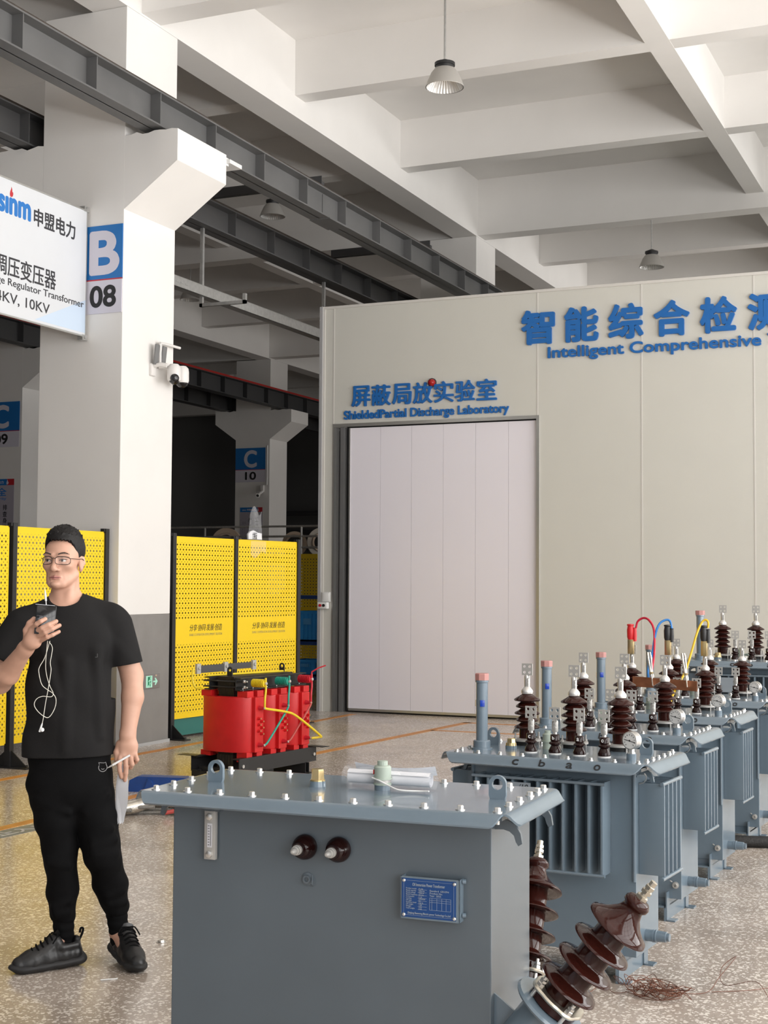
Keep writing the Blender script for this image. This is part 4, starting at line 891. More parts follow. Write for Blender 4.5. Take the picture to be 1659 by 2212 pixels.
for ci, x in enumerate((0, .33, .66)):
    mb = MB(); n = 48; rings = []
    for sc, z in ((.93, .24), (.99, .243), (1., .255), (1., .665), (.99, .677), (.93, .68), (.62, .68), (.62, .24)):
        rings.append([mb.bm.verts.new((x+px*(sc if sc > .7 else sc), py*sc, z)) for px, py in racetrack(.152, .243, n)])
    for a, b in zip(rings, rings[1:]+rings[:1]):
        for i in range(n): mb.bm.faces.new((a[i], a[(i+1) % n], b[(i+1) % n], b[i]))
    co = finish('resin_coil', mb, RED, D, ang=50)
    mb = MB(); mb.span((x-.052, -.272, .242), (x+.06, -.225, .678), .006); finish('tap_panel', mb, RED, co, smooth=False)
    for yy in (-.18, .18):
        for sx in (-.105, .03):
            mb = MB(); mb.span((x+sx, yy-.05, .675), (x+sx+.085, yy+.05, .725), .004); finish('top_spacer_block', mb, RED, co, smooth=False)
            mb = MB(); mb.cyl((x+sx+.042, yy*.85, .724), (x+sx+.042, yy*.85, .745), .006, n=8); mb.hexa((x+sx+.042, yy*.85, .73), .012, .008); finish('jacking_bolt', mb, ZINC, co)
            mb = MB(); mb.span((x+sx, yy-.05, .165 if yy < 0 else .20), (x+sx+.075, yy+.05, .245), .004); finish('bottom_spacer_block', mb, RED, co, smooth=False)
    for zz in (.30, .592):
        mb = MB(); mb.cyl((x+.0, -.27, zz), (x+.0, -.31, zz), .02, .013, 16); mb.cyl((x+.0, -.31, zz), (x+.0, -.32, zz), .010, n=12); finish('tap_terminal', mb, REDP, co)
        mb = MB(); mb.hexa((x, -.32, zz), .011, .012, (0, -1, 0)); finish('terminal_bolt', mb, ZINC, co)
    for k in range(6):
        zz = .387+.0245*k; xx = x+(-.012 if k % 2 else .026); mb = MB(); mb.cyl((xx, -.27, zz), (xx, -.297, zz), .014, .009, 12); finish('tap_boss', mb, RED, co)
        mb = MB(); mb.lathe([(.007, .0), (.007, .003), (0, .003)], (xx, -.2965, zz), (0, -1, 0), 10); finish('tap_screw', mb, BRASS, co)
# post insulators and connecting bars on the tap side
for x, m, nm in ((.0, YELW, 'yellow'), (.33, GRNW, 'green'), (.66, REDP, 'red')):
    x += .03; mb = MB(); prof = [(0, 0)]
    for k in range(9): z = .012*k; prof += [(.024, z+.001), (.0335, z+.003), (.0335, z+.008), (.024, z+.010)]
    prof += [(.03, .11), (.03, .118), (0, .118)]
    mb.lathe(prof, (x, -.185, .785), (0, -1, 0), 24); p = finish('post_insulator', mb, m, D, ang=50); p['label'] = nm+' ribbed post insulator'
    mb = MB(); mb.hexa((x, -.303, .785), .013, .02, (0, -1, 0)); finish('insulator_bolt', mb, ZINC, p)
    mb = MB(); mb.tube(spline([(x, -.31, .83), (x, -.31, .785), (x, -.312, .73), (x-.028, -.325, .67), (x-.03, -.325, .592)], 6), .0085, 8); o = finish('connecting_bar', mb, m, D); o['label'] = nm+' sleeved bar'
mb = MB(); mb.tube(spline([(-.0, -.325, .592), (.03, -.33, .585), (.27, -.345, .545), (.40, -.36, .50), (.71, -.38, .325), (.72, -.37, .305), (.665, -.33, .298)], 6), .010, 8); finish('delta_bar', mb, YELW, D)
mb = MB(); mb.tube(spline([(.33, -.325, .592), (.29, -.332, .55), (.05, -.332, .335), (.0, -.325, .30)], 6), .0085, 8); finish('delta_bar', mb, GRNW, D)
mb = MB(); mb.tube(spline([(.66, -.325, .592), (.62, -.332, .55), (.38, -.332, .335), (.33, -.325, .30)], 6), .0085, 8); finish('delta_bar', mb, REDW, D)
mb = MB(); mb.tube([(.69, -.31, .80), (.69, -.31, .845), (.72, -.36, .88), (.75, -.41, .90)], .006, 6); finish('lead_end', mb, REDP, D)
# low-voltage bars on the far side
mb = MB(); mb.span((-.13, .235, .855), (.20, .247, .915)); mb.span((.24, .235, .865), (.58, .247, .915)); finish('insulating_bar', mb, mat('dark_grey_bar', (.06, .06, .062), .5), D, smooth=False)
for x in (-.16, .205, .60): mb = MB(); mb.span((x, .232, .85), (x+.05, .252, .93)); mb.hexa((x+.025, .232, .895), .014, .012, (0, -1, 0)); finish('bar_lug', mb, TIN, D, smooth=False)
mb = MB(); mb.tube(spline([(-.2, .24, .90), (-.21, .24, .82), (-.2, .22, .75), (-.13, .2, .73)], 6), .008, 8); mb.tube([(-.15, .14, .842), (.72, -.02, .842), (.76, -.06, .86)], .008, 8); finish('earth_strip', mb, YELW, D)
for x, y in ((-.2, .26), (.86, -.26)): mb = MB(); mb.span((x-.05, y-.09, .207), (x+.05, y+.09, .211)); finish('loose_strip', mb, BLK, D, smooth=False)

# ================================================================== FLOOR MARKS AND LOOSE ITEMS
def line(label, pts, wd, m=ORANGE, name='floor_line'):
    mb = MB(); P = [V((*p, 0)) for p in pts]
    for a, b in zip(P, P[1:]):
        d = (b-a).normalized(); n = V((-d.y, d.x, 0))*wd/2
        mb.prism([(0, 0), ((b-a).length, 0), ((b-a).length, wd), (0, wd)], a-n, d, Z3.cross(d), Z3, .0015)
    return tag(finish(name, mb, m, None, smooth=False), label, 'floor marking', 'orange floor lines' if m is ORANGE else None)
line('orange floor line running along the foot of the fence', [(-7.42, 9.0), (-7.36, 15.8)], .09)
line('orange floor line from the red transformer towards the white door', [(-6.03, 11.0), (-5.74, 15.45)], .10)
line('orange floor line just in front of the sliding door sill', [(-5.79, 15.42), (-1.0, 15.44)], .09)
line('orange floor line a step in front of the door line', [(-5.80, 14.45), (-1.0, 14.60)], .08)
line('orange floor line passing behind the man towards the blue steel beam', [(-5.955, 7.0), (-5.97, 9.6)], .09)
t = thing('floor_notice', 'grey-blue painted floor notice with pale characters at the left picture edge', 'floor marking', (-5.80, 7.5, 0), R5(86))
mb = MB(); mb.span((-.55, -.09, 0), (.32, .09, .0012)); finish('painted_panel', mb, mat('floor_notice_paint', (.13, .17, .21), .4), t, smooth=False)
text('characters', '禁止入内', (-.45, .22, -.055, .055), (0, 0, .0012), X3, Y3, mat('worn_white_paint', (.5, .5, .5), .5), t, .0004, .02)
t = thing('lifting_beam', 'blue painted steel beam end lying on the floor left of the foreground tank', 'beam', (-6.04, 9.26, 0), R5(14))
mb = MB(); mb.prism([(-.13, .0), (-.12, .085), (-.06, .115), (.5, .115), (.5, .03), (.05, .02), (.0, 0)], (0, -.06, 0), X3, Z3, Y3, .12); finish('box_beam', mb, BLUES, t, smooth=False)
mb = MB(); mb.prism([(.0, .01), (.09, .01), (.06, .09), (.03, .1)], (0, -.075, 0), X3, Z3, Y3, .02); finish('gusset', mb, BLUES, t, smooth=False)
sl = thing('lifting_sling', 'steel lifting hooks with wire rope lying on the floor behind the man', 'sling', (-5.42, 8.35, 0), R5(30))
mb = MB(); mb.tube(spline([(-.32, -.04, .03), (-.24, -.09, .05), (-.12, -.08, .06), (-.02, -.0, .075), (.06, .03, .08), (.16, .0, .07), (.22, -.06, .05)], 6), [.03]*6+[.045]*14+[.036]*11+[.03]*6, 12); mb.tube(spline([(-.3, .1, .03), (-.2, .16, .04), (-.05, .12, .05), (.0, .05, .06)], 6), .028, 12); finish('steel_hook', mb, CHROME, sl)
mb = MB(); mb.cyl((.05, .02, .08), (.05, .02, .15), .045, n=16); finish('shackle_pin', mb, mat('worn_bronze', (.25, .17, .10), .4, .7), sl)
for k in range(4):
    mb = MB(); pts = [(-.1+.1*k*.4+.26*math.cos(a*.5+k*.4)*1.1, -.12+.04*k+.10*math.sin(a*.5+k*.4), .014+.016*k) for a in [i*.55 for i in range(14)]]; mb.tube(spline(pts, 3), .012, 8); finish('wire_rope', mb, mat('wire_rope_steel', (.30, .29, .27), .4, .7, bump=.8, bscale=180), sl)
mb = MB(); mb.tube(spline([(.1, -.16, .03), (.2, -.12, .04), (.3, -.1, .03)], 5), .014, 8); finish('red_strand', mb, mat('red_strand', (.4, .05, .04), .6), sl)
t = thing('hex_nut', 'small zinc nut lying on the floor beside the foreground tank', 'nut', (-3.45, 5.42, 0))
mb = MB(); mb.lathe([(.008, 0), (.016, 0), (.016, .012), (.008, .012), (.008, 0)], n=6); finish('nut_body', mb, ZINC, t, ang=20); mb = MB(); mb.lathe([(.016, 0), (.021, 0), (.021, .003), (.016, .003)], n=20); finish('flange', mb, ZINC, t)
mb = MB(); mb.tube([(-3.335, 4.80, .003), (-3.285, 4.845, .003)], .003, 6); tag(finish('plastic_strip', mb, WHITE, None), 'short white strip on the floor in front of the man', 'strip')
mb = MB(); rr = random.Random(11)
cen = V((-1.29, 5.56, 0)); 
for k in range(16):
    c0 = cen+V((rr.uniform(-.07, .07), rr.uniform(-.05, .05), 0)); R = rr.uniform(.03, .085); a0 = rr.uniform(0, 6.3); tl = rr.uniform(.0, .6)
    pts = []
    for i in range(rr.randint(9, 15)):
        a = a0+.62*i; r = R*(.75+.5*rr.random()); pts.append(c0+V((r*1.25*math.cos(a), r*math.sin(a), .004+.055*abs(math.sin(a*.5+k))*rr.random())))
    mb.tube(spline(pts, 4), .0013, 5)
mb.tube(spline([cen+V((-.05, 0, .01)), cen+V((-.14, -.07, .004)), cen+V((-.19, -.05, .03)), cen+V((-.23, -.1, .004)), cen+V((-.26, -.12, .003))], 5), .0013, 5)
mb.tube(spline([cen+V((.05, 0, .01)), cen+V((.18, .08, .004)), cen+V((.22, .16, .05)), cen+V((.26, .3, .10)), cen+V((.21, .25, .06)), cen+V((.24, .16, .02)), cen+V((.36, .15, .05)), cen+V((.42, .1, .003))], 6), .0013, 5)
mb.tube(spline([cen+V((.2, .1, .004)), cen+V((.34, .2, .003)), cen+V((.46, .34, .003)), cen+V((.62, .47, .003))], 6), .0013, 5)
tag(finish('copper_wire_tangle', mb, mat('copper_wire', (.16, .06, .035), .4, .6), None), 'tangle of thin copper wire on the floor in front of the bushings', 'wire')
mb = MB(); mb.tube(spline([(-1.75, 8.82, .035), (-1.55, 8.86, .035), (-1.3, 8.93, .035), (-1.0, 9.0, .035), (-.6, 8.95, .035)], 6), .035, 12); tag(finish('rubber_hose', mb, RUB, None), 'thick black hose on the floor at the right picture edge', 'hose')

# ================================================================== THE MAN (implicit surfaces meshed with surface nets)
class SDF:
    def __init__(s, lo, hi, h):
        s.lo = np.array(lo, np.float32); s.h = h; s.n = [int(math.ceil((hi[i]-lo[i])/h))+1 for i in range(3)]
        s.D = np.full(s.n, .2, np.float32)
    def reg(s, lo, hi, pad):
        a = [max(0, int((lo[i]-pad-s.lo[i])/s.h)) for i in range(3)]; b = [min(s.n[i], int((hi[i]+pad-s.lo[i])/s.h)+2) for i in range(3)]
        sl = tuple(slice(a[i], max(b[i], a[i])) for i in range(3))
        ax = [s.lo[i]+s.h*np.arange(a[i], max(b[i], a[i]), dtype=np.float32) for i in range(3)]
        return sl, ax[0][:, None, None], ax[1][None, :, None], ax[2][None, None, :]
    def put(s, sl, d, k, op):
        A = s.D[sl]
        if op == 'sub':
            d = -d
            if k > 0: hh = np.clip(.5-.5*(A-d)/k, 0, 1); s.D[sl] = A*(1-hh)+d*hh+k*hh*(1-hh)
            else: s.D[sl] = np.maximum(A, d)
        else:
            if k > 0: hh = np.clip(.5+.5*(A-d)/k, 0, 1); s.D[sl] = A*(1-hh)+d*hh-k*hh*(1-hh)
            else: s.D[sl] = np.minimum(A, d)
    def cone(s, a, b, ra, rb=None, k=.01, op='add', sc=(1,1,1)):
        """tapered capsule; sc squashes the section"""
        rb = ra if rb is None else rb; a, b = np.array(a, float), np.array(b, float); R = max(ra, rb)*max(sc)
        sl, x, y, z = s.reg(np.minimum(a, b)-R, np.maximum(a, b)+R, k+.015)
        q = [1/c for c in sc]; d = (b-a)*q; L2 = max(float(d @ d), 1e-9)
        X, Y, Z = (x-a[0])*q[0], (y-a[1])*q[1], (z-a[2])*q[2]
        t = np.clip((X*d[0]+Y*d[1]+Z*d[2])/L2, 0, 1)
        dist = np.sqrt((X-t*d[0])**2+(Y-t*d[1])**2+(Z-t*d[2])**2)-(ra+t*(rb-ra))
        s.put(sl, (dist*min(sc)).astype(np.float32), k, op)
    def ell(s, c, r, k=.01, op='add', M=None):
        c = np.array(c, float); R = max(r); sl, x, y, z = s.reg(c-R, c+R, k+.015)
        X, Y, Z = x-c[0], y-c[1], z-c[2]
        if M is not None: X, Y, Z = [M[0][i]*X+M[1][i]*Y+M[2][i]*Z for i in range(3)]
        g = np.sqrt((X/r[0])**2+(Y/r[1])**2+(Z/r[2])**2); g2 = np.sqrt((X/r[0]**2)**2+(Y/r[1]**2)**2+(Z/r[2]**2)**2)
        s.put(sl, (g*(g-1)/np.maximum(g2, 1e-6)).astype(np.float32), k, op)
    def chain(s, pts, rs, k=.006, op='add', sc=(1,1,1)):
        for i in range(len(pts)-1): s.cone(pts[i], pts[i+1], rs[i], rs[i+1], k, op, sc)
    def cut(s, o, n, lo, hi, k=0.):   # keep the side where (p-o).n < 0, inside the box lo..hi
        n = np.array(n, float); n /= np.linalg.norm(n); sl, x, y, z = s.reg(lo, hi, 0)
        d = (x-o[0])*n[0]+(y-o[1])*n[1]+(z-o[2])*n[2]; s.put(sl, -d.astype(np.float32)+0*s.D[sl], k, 'sub')
    def noise(s, fn, lo, hi):
        sl, x, y, z = s.reg(lo, hi, 0); s.D[sl] += fn(x, y, z).astype(np.float32)
    def mesh(s, name, m, parent, ang=80, post=None):
        D = s.D; I = D < 0; n = D.shape
        cs = np.zeros([n[i]-1 for i in range(3)], np.int8)
        for i in (0, 1):
            for j in (0, 1):
                for k in (0, 1): cs += I[i:n[0]-1+i, j:n[1]-1+j, k:n[2]-1+k]
        act = (cs > 0) & (cs < 8); idx = -np.ones(act.shape, np.int64); A = np.argwhere(act); idx[act] = np.arange(len(A))
        acc = np.zeros((len(A), 3)); cnt = np.zeros(len(A)); cor = [np.array(c) for c in np.ndindex(2, 2, 2)]
        for p in range(8):
            for ax in range(3):
                if cor[p][ax] == 0:
                    q = cor[p].copy(); q[ax] = 1
                    d0 = D[tuple((A+cor[p]).T)]; d1 = D[tuple((A+q).T)]; m_ = (d0 < 0) != (d1 < 0)
                    t = np.where(m_, d0/np.where(m_, d0-d1, 1), 0); pos = np.repeat(cor[p][None].astype(float), len(A), 0); pos[:, ax] = t
                    acc[m_] += pos[m_]; cnt[m_] += 1
        Vt = s.lo+s.h*(A+acc/cnt[:, None]); F = []
        for ax in range(3):
            sl0 = [slice(1, n[i]-1) for i in range(3)]; sl0[ax] = slice(0, n[ax]-1); sl1 = list(sl0); sl1[ax] = slice(1, n[ax])
            a_, b_ = I[tuple(sl0)], I[tuple(sl1)]; E_ = np.argwhere(a_ != b_)
            if not len(E_): continue
            off = np.ones(3, int); off[ax] = 0; E_ = E_+off; u, v = [(1, 2), (2, 0), (0, 1)][ax]
            du = np.zeros(3, int); du[u] = 1; dv = np.zeros(3, int); dv[v] = 1
            qd = np.stack([idx[tuple((E_-du-dv).T)], idx[tuple((E_-dv).T)], idx[tuple(E_.T)], idx[tuple((E_-du).T)]], 1)
            ins = I[tuple(E_.T)]; qd[~ins] = qd[~ins][:, ::-1]; F.append(qd)
        F = np.concatenate(F)
        me = bpy.data.meshes.new(name); me.from_pydata(Vt.tolist(), [], F.tolist()); me.update()
        for mm in (m if isinstance(m, (list, tuple)) else [m]): me.materials.append(mm)
        me.shade_smooth()
        if post: post(me, Vt, F)
        o = bpy.data.objects.new(name, me); COL.objects.link(o)
        if parent is not None: o.parent = parent
        return o
MAN = thing('person', 'man in black T-shirt and trousers with glasses, standing left and holding a phone', 'person', (-3.551, 4.954, 0), R5(35.633))
# head frame: face looks along local -Y of the head, turned to the picture's left
HO = np.array([-.091, -.005, 1.668]); ha = R5(-20)
HM = np.array(Matrix.Rotation(ha, 3, 'Z') @ Matrix.Rotation(R5(-3), 3, 'X'))   # columns = head axes in man space
def hp(x, y, z): return tuple(HO+HM @ np.array((x, y, z)))
B = SDF((-.46, -.42, .02), (.34, .24, 1.86), .0032)
# legs, pelvis and trunk (under the clothes)
B.chain([(-.125, .0, .78), (-.102, -.003, .60), (-.08, -.010, .45), (-.072, .012, .32), (-.064, .016, .11)], [.082, .07, .050, .046, .034], .02); B.chain([(.033, .0, .78), (.065, -.008, .60), (.088, -.026, .46), (.122, .012, .33), (.150, .026, .235), (.160, .027, .12)], [.082, .07, .054, .048, .038, .034], .02)
B.chain([(-.065, .02, .11), (-.15, -.05, .06)], [.036, .03], .02); B.chain([(.160, .027, .12), (.2, -.06, .06)], [.034, .03], .02)
B.cone((-.05, 0, .82), (-.055, .0, 1.38), .14, .15, .03, sc=(1, .66, 1)); B.cone((-.2, .01, 1.40), (.1, .01, 1.41), .055, .055, .03)
# neck
B.cone(hp(0, .03, -.05), (-.078, .005, 1.44), .055, .064, .02); B.cone((-.078, .02, 1.5), (-.2, .02, 1.425), .04, .045, .04); B.cone((-.078, .02, 1.5), (.06, .02, 1.43), .04, .045, .04)
B.cone(hp(.045, .0, -.06), (-.075, -.05, 1.46), .012, .012, .02); B.cone(hp(-.045, .0, -.06), (-.085, -.05, 1.46), .012, .012, .02)
# arms
B.chain([(-.255, .0, 1.40), (-.335, -.06, 1.172)], [.052, .047], .02); B.chain([(-.335, -.06, 1.172), (-.30, -.13, 1.21), (-.228, -.25, 1.315)], [.046, .046, .030], .015)
B.chain([(.13, .02, 1.40), (.20, .025, 1.19)], [.052, .046], .02); B.chain([(.20, .025, 1.19), (.203, .0, 1.10), (.184, -.035, .945)], [.045, .045, .031], .015)
# raised hand round the phone
B.cone((-.228, -.25, 1.315), (-.2, -.29, 1.35), .030, .032, .015, sc=(1, .8, 1)); B.cone((-.205, -.292, 1.345), (-.193, -.30, 1.39), .026, .024, .012, sc=(1, .75, 1)); B.cone((-.19, -.30, 1.345), (-.178, -.305, 1.37), .024, .022, .012, sc=(1, .75, 1))
FN = [[(-.200, -.305, 1.398), (-.183, -.335, 1.417), (-.168, -.343, 1.427), (-.151, -.338, 1.436)], [(-.192, -.31, 1.384), (-.162, -.345, 1.401), (-.138, -.348, 1.413), (-.109, -.338, 1.427)],
      [(-.182, -.312, 1.366), (-.150, -.347, 1.384), (-.125, -.348, 1.397), (-.096, -.336, 1.411)], [(-.170, -.308, 1.349), (-.142, -.34, 1.365), (-.122, -.341, 1.374), (-.098, -.33, 1.386)]]
for f, r in zip(FN, (.0098, .010, .0096, .0086)): B.chain(f, [r*1.08, r, r*.97, r*.86], .0035)
B.chain([(-.222, -.272, 1.352), (-.225, -.282, 1.39), (-.212, -.292, 1.418), (-.196, -.298, 1.436)], [.015, .0125, .0115, .0095], .006)
# lowered hand with papers
B.cone((.184, -.035, .945), (.188, -.042, .905), .031, .034, .015, sc=(1, .72, 1)); B.cone((.17, -.043, .90), (.168, -.05, .862), .024, .021, .012, sc=(1, .7, 1)); B.cone((.2, -.043, .90), (.204, -.048, .868), .026, .021, .012, sc=(1, .7, 1))
FL = [[(.155, -.052, .862), (.151, -.068, .83), (.153, -.068, .803), (.160, -.062, .776)], [(.176, -.055, .856), (.179, -.07, .82), (.178, -.068, .793), (.175, -.062, .764)], [(.197, -.054, .858), (.203, -.072, .829), (.198, -.055, .815), (.192, -.036, .82)], [(.215, -.05, .87), (.224, -.064, .846), (.218, -.047, .834), (.209, -.032, .84)]]
for f, r in zip(FL, (.0098, .0102, .0097, .0086)): B.chain(f, [r*1.08, r, r*.97, r*.86], .0035)
B.chain([(.152, -.03, .91), (.14, -.04, .875), (.143, -.045, .845), (.15, -.04, .822)], [.016, .0125, .011, .009], .008)
# head
S = lambda c, r, k=.015, op='add': B.ell(hp(*c), r, k, op, HM)
Cn = lambda a, b, ra, rb, k=.008, op='add': B.cone(hp(*a), hp(*b), ra, rb, k, op)
S((0, .022, .047), (.074, .092, .088)); S((0, -.028, .02), (.066, .062, .075), .02); S((0, -.025, -.032), (.0605, .064, .068), .02)
S((0, -.04, -.082), (.047, .043, .03), .02); S((0, -.072, -.1), (.022, .018, .017), .018)
for q in (-1, 1):
    Cn((q*.056, .0, -.052), (q*.026, -.062, -.098), .012, .012, .02); S((q*.043, -.064, -.022), (.019, .018, .015), .02)
    Cn((q*.046, -.077, .021), (q*.014, -.089, .018), .008, .008, .012)
    S((q*.032, -.098, -.003), (.020, .014, .011), .012, 'sub'); Cn((q*.047, -.080, .0068), (q*.032, -.0872, .0082), .0052, .0055, .003); Cn((q*.032, -.0872, .0082), (q*.018, -.0872, .0058), .0055, .0048, .003); Cn((q*.046, -.080, -.0112), (q*.032, -.0862, -.0118), .0045, .0045, .003); Cn((q*.032, -.0862, -.0118), (q*.018, -.0865, -.0098), .0045, .004, .003)
    S((q*.014, -.094, -.041), (.010, .011, .008), .006); S((q*.008, -.1, -.0475), (.0045, .006, .004), .003, 'sub')
    # ears
    S((q*.073, .016, -.008), (.010, .020, .032), .008); S((q*.082, .010, -.004), (.006, .010, .017), .004, 'sub'); Cn((q*.078, .026, .018), (q*.082, .03, -.008), .005, .005, .004); Cn((q*.074, .012, -.036), (q*.077, .008, -.03), .007, .006, .004)
    Cn((q*.03, -.088, -.05), (q*.036, -.078, -.076), .003, .003, .008, 'sub')
Cn((0, -.088, .008), (0, -.108, -.034), .0075, .0115, .010); S((0, -.107, -.04), (.0115, .0105, .0095), .006)
Cn((-.024, -.082, -.0705), (0, -.0895, -.0680), .003, .0042, .005); Cn((.024, -.082, -.0705), (0, -.0895, -.0680), .003, .0042, .005)
Cn((-.018, -.0842, -.0762), (0, -.0868, -.0766), .0042, .0047, .006); Cn((.018, -.0842, -.0762), (0, -.0868, -.0766), .0042, .0047, .006); Cn((-.021, -.0905, -.0722), (0, -.0965, -.0722), .0012, .0018, .003, 'sub'); Cn((.021, -.0905, -.0722), (0, -.0965, -.0722), .0012, .0018, .003, 'sub')
S((0, -.094, -.088), (.02, .01, .005), .006, 'sub'); S((0, -.086, -.1), (.016, .011, .010), .01)
def lipmat(me, Vt, F):
    c = (Vt[F].mean(1)-HO) @ HM; x, y, z = c.T
    lip = (np.abs(x) < .0245) & (y < -.08) & (z > -.0815+.22*np.abs(x)) & (z < -.0642-.22*np.abs(x))
    me.polygons.foreach_set('material_index', lip.astype(np.int32)); me.update()
body = B.mesh('body', [SKIN, LIP], MAN, post=lipmat)
# eyes, brows
for q in (-1, 1):
    mb = MB(); c = V(hp(q*.0315, -.0795, -.002)); mb.lathe([(0, -.0105), (.006, -.0088), (.0098, -.004), (.0105, 0), (.0098, .004), (.006, .0088), (0, .0105)], c, (0, 0, 1), 20); e = finish('eye', mb, EYEW, MAN)
    g = (V(hp(0, -1, 0))-V(hp(0, 0, 0))+(V(hp(-.30, 0, 0))-V(hp(0, 0, 0)))).normalized()
    mb = MB(); mb.lathe([(.0056, .0092), (.003, .0104), (0, .0108)], c, g, 16); finish('iris', mb, mat('dark_iris', (.012, .007, .005), .1), e)
    mb = MB(); mb.tube(spline([hp(q*.0465, -.0845, .0005), hp(q*.036, -.0915, .0022), hp(q*.026, -.0925, .0018), hp(q*.0165, -.0905, -.003)], 5), [.0011]*16, 6); finish('upper_lid', mb, mat('lash_line', (.06, .03, .022), .6), e)
    mb = MB()
    mb.tube(spline([hp(q*.056, -.078, .023), hp(q*.044, -.0905, .0285), hp(q*.03, -.0985, .0275), hp(q*.016, -.1005, .0225)], 6), [.0008]*3+[.0018]*4+[.0028]*6+[.0024]*6, 6); finish('eyebrow', mb, mat('brow_hair', (.02, .014, .012), .7), MAN)
mb = MB(); mb.tube(spline([hp(-.025, -.0845, -.0725), hp(-.012, -.0915, -.0720), hp(0, -.0936, -.0724), hp(.012, -.0915, -.0720), hp(.025, -.0845, -.0725)], 6), [.0006]*3+[.0011]*19+[.0006]*3, 6); finish('mouth_line', mb, mat('mouth_line', (.16, .05, .045), .6), MAN)
# glasses
gl = MB(); 
def rim(cx, q):
    pts = []
    for i in range(28):
        t = 2*PI*i/28; c, s_ = math.cos(t), math.sin(t); e = 3.2
        X = cx+.0262*math.copysign(abs(c)**(2/e), c); Z = -.0035+.0165*math.copysign(abs(s_)**(2/e), s_)
        pts.append(hp(X, -.1105+.012*((X)/.06)**2*3, Z))
    return pts
for cx, q in ((-.0335, -1), (.0335, 1)): gl.tube(rim(cx, q), .0013, 6, closed=True); gl.tube([rim(cx, q)[i] for i in range(2, 13)], .0017, 6)
gl.tube(spline([hp(-.0075, -.1105, .004), hp(0, -.1125, .006), hp(.0075, -.1105, .004)], 4), .0013, 6)
for q in (-1, 1): gl.tube(spline([hp(q*.0595, -.079, .006), hp(q*.068, -.07, .0065), hp(q*.0755, -.03, .007), hp(q*.081, .012, .010), hp(q*.081, .03, -.005)], 6), .0013, 6)
G = finish('glasses', gl, mat('glasses_frame', (.03, .022, .02), .3, .5), MAN)
mb = MB()
for cx, q in ((-.0335, -1), (.0335, 1)): mb.face(rim(cx, q))
finish('lenses', mb, GLASSY, G)
# hair
Hh = SDF((-.25, -.16, 1.6), (.08, .18, 1.87), .003)
Hh.ell(hp(0, .024, .052), (.0795, .0985, .0925), 0, 'add', HM); Hh.ell(hp(0, -.02, .075), (.066, .068, .062), .02, 'add', HM); Hh.ell(hp(0, .0, .10), (.06, .072, .05), .02, 'add', HM)
rr = random.Random(3)
for i in range(420):
    a = rr.uniform(0, 2*PI); p = rr.uniform(0, 1)**.6*1.05; d = np.array((math.sin(p)*math.cos(a)*.078, math.sin(p)*math.sin(a)*.098, math.cos(p)*.09)); c = np.array((0, .012, .058)); st = c+d
    tip = st+d/np.linalg.norm(d)*rr.uniform(.002, .009)+np.array((rr.uniform(-.005, .005), -.005, .002)); Hh.cone(hp(*st), hp(*tip), .0048, .0015, .004)
sl, x, y, z = Hh.reg((-.25, -.16, 1.6), (.08, .18, 1.87), 0)
hx, hy, hz = [HM[0][i]*(x-HO[0])+HM[1][i]*(y-HO[1])+HM[2][i]*(z-HO[2]) for i in range(3)]
zl = np.interp(hy+.18*np.clip(np.abs(hx)-.045, 0, .05), [-.12, -.062, -.045, -.03, -.012, .0, .03, .06, .12], [.085, .082, .066, .040, .012, .004, .022, -.03, -.045])
wig = .003*np.sin(hx*420+hy*130)+.002*np.sin(hx*900)
Hh.D[sl] = np.maximum(Hh.D[sl], ((zl+wig)-hz)*.8)
Hh.mesh('hair', HAIR, MAN)
# T-shirt
T = SDF((-.46, -.22, .83), (.34, .2, 1.60), .0036)
T.cone((-.052, .0, 1.37), (-.052, -.005, 1.10), .165, .176, .03, sc=(1, .70, 1)); T.cone((-.052, -.005, 1.12), (-.050, -.005, .80), .178, .194, .03, sc=(1, .68, 1))
T.cone((-.215, .01, 1.405), (.105, .01, 1.42), .068, .066, .03); T.cone((-.078, .02, 1.475), (-.22, .015, 1.42), .062, .06, .03); T.cone((-.078, .02, 1.475), (.10, .015, 1.435), .062, .06, .03)
T.cone((-.14, -.03, 1.34), (.03, -.03, 1.34), .085, .085, .04)
T.cone((-.25, .0, 1.395), (-.345, -.035, 1.235), .079, .081, .02); T.cone((.125, .015, 1.40), (.186, .01, 1.20), .076, .069, .02)
T.noise(lambda x, y, z: .006*np.sin(8*z+4*x+.5)*np.sin(24*x+3*np.sin(6*z)+.8)*np.clip((1.42-z)*4, 0, 1)+.002*np.sin(40*x+9*z)*np.clip((1.3-z)*3, 0, 1), (-.46, -.22, .83), (.34, .2, 1.6))
for a, b, r in (((.05, -.098, 1.30), (.07, -.09, .95), .018), ((-.07, -.116, 1.25), (-.065, -.12, .9), .018), ((-.17, -.085, 1.36), (-.1, -.125, 1.12), .012), ((.13, -.045, 1.33), (.19, -.04, 1.25), .010), ((-.3, -.07, 1.33), (-.36, -.1, 1.25), .010)): T.cone(a, b, r, r*.6, .03)
LO, HI = (-.46, -.22, .83), (.34, .2, 1.6)
T.cut((0, 0, .866), (.02, 0, -1), LO, HI)
sd = np.array((-.095, -.035, -.16)); sd /= np.linalg.norm(sd)
T.cut((-.335, -.032, 1.252), sd, (-.46, -.22, 1.1), (-.255, .2, 1.42)); sd2 = np.array((.061, -.005, -.2)); sd2 /= np.linalg.norm(sd2)
T.cut((.183, .01, 1.238), sd2+np.array((-.12, 0, 0)), (.118, -.22, 1.1), (.34, .2, 1.42))
T.cone((-.30, -.02, 1.31), (-.36, -.04, 1.20), .055, .074, .004, 'sub'); T.cone((.168, .012, 1.28), (.192, .012, 1.18), .045, .062, .004, 'sub')
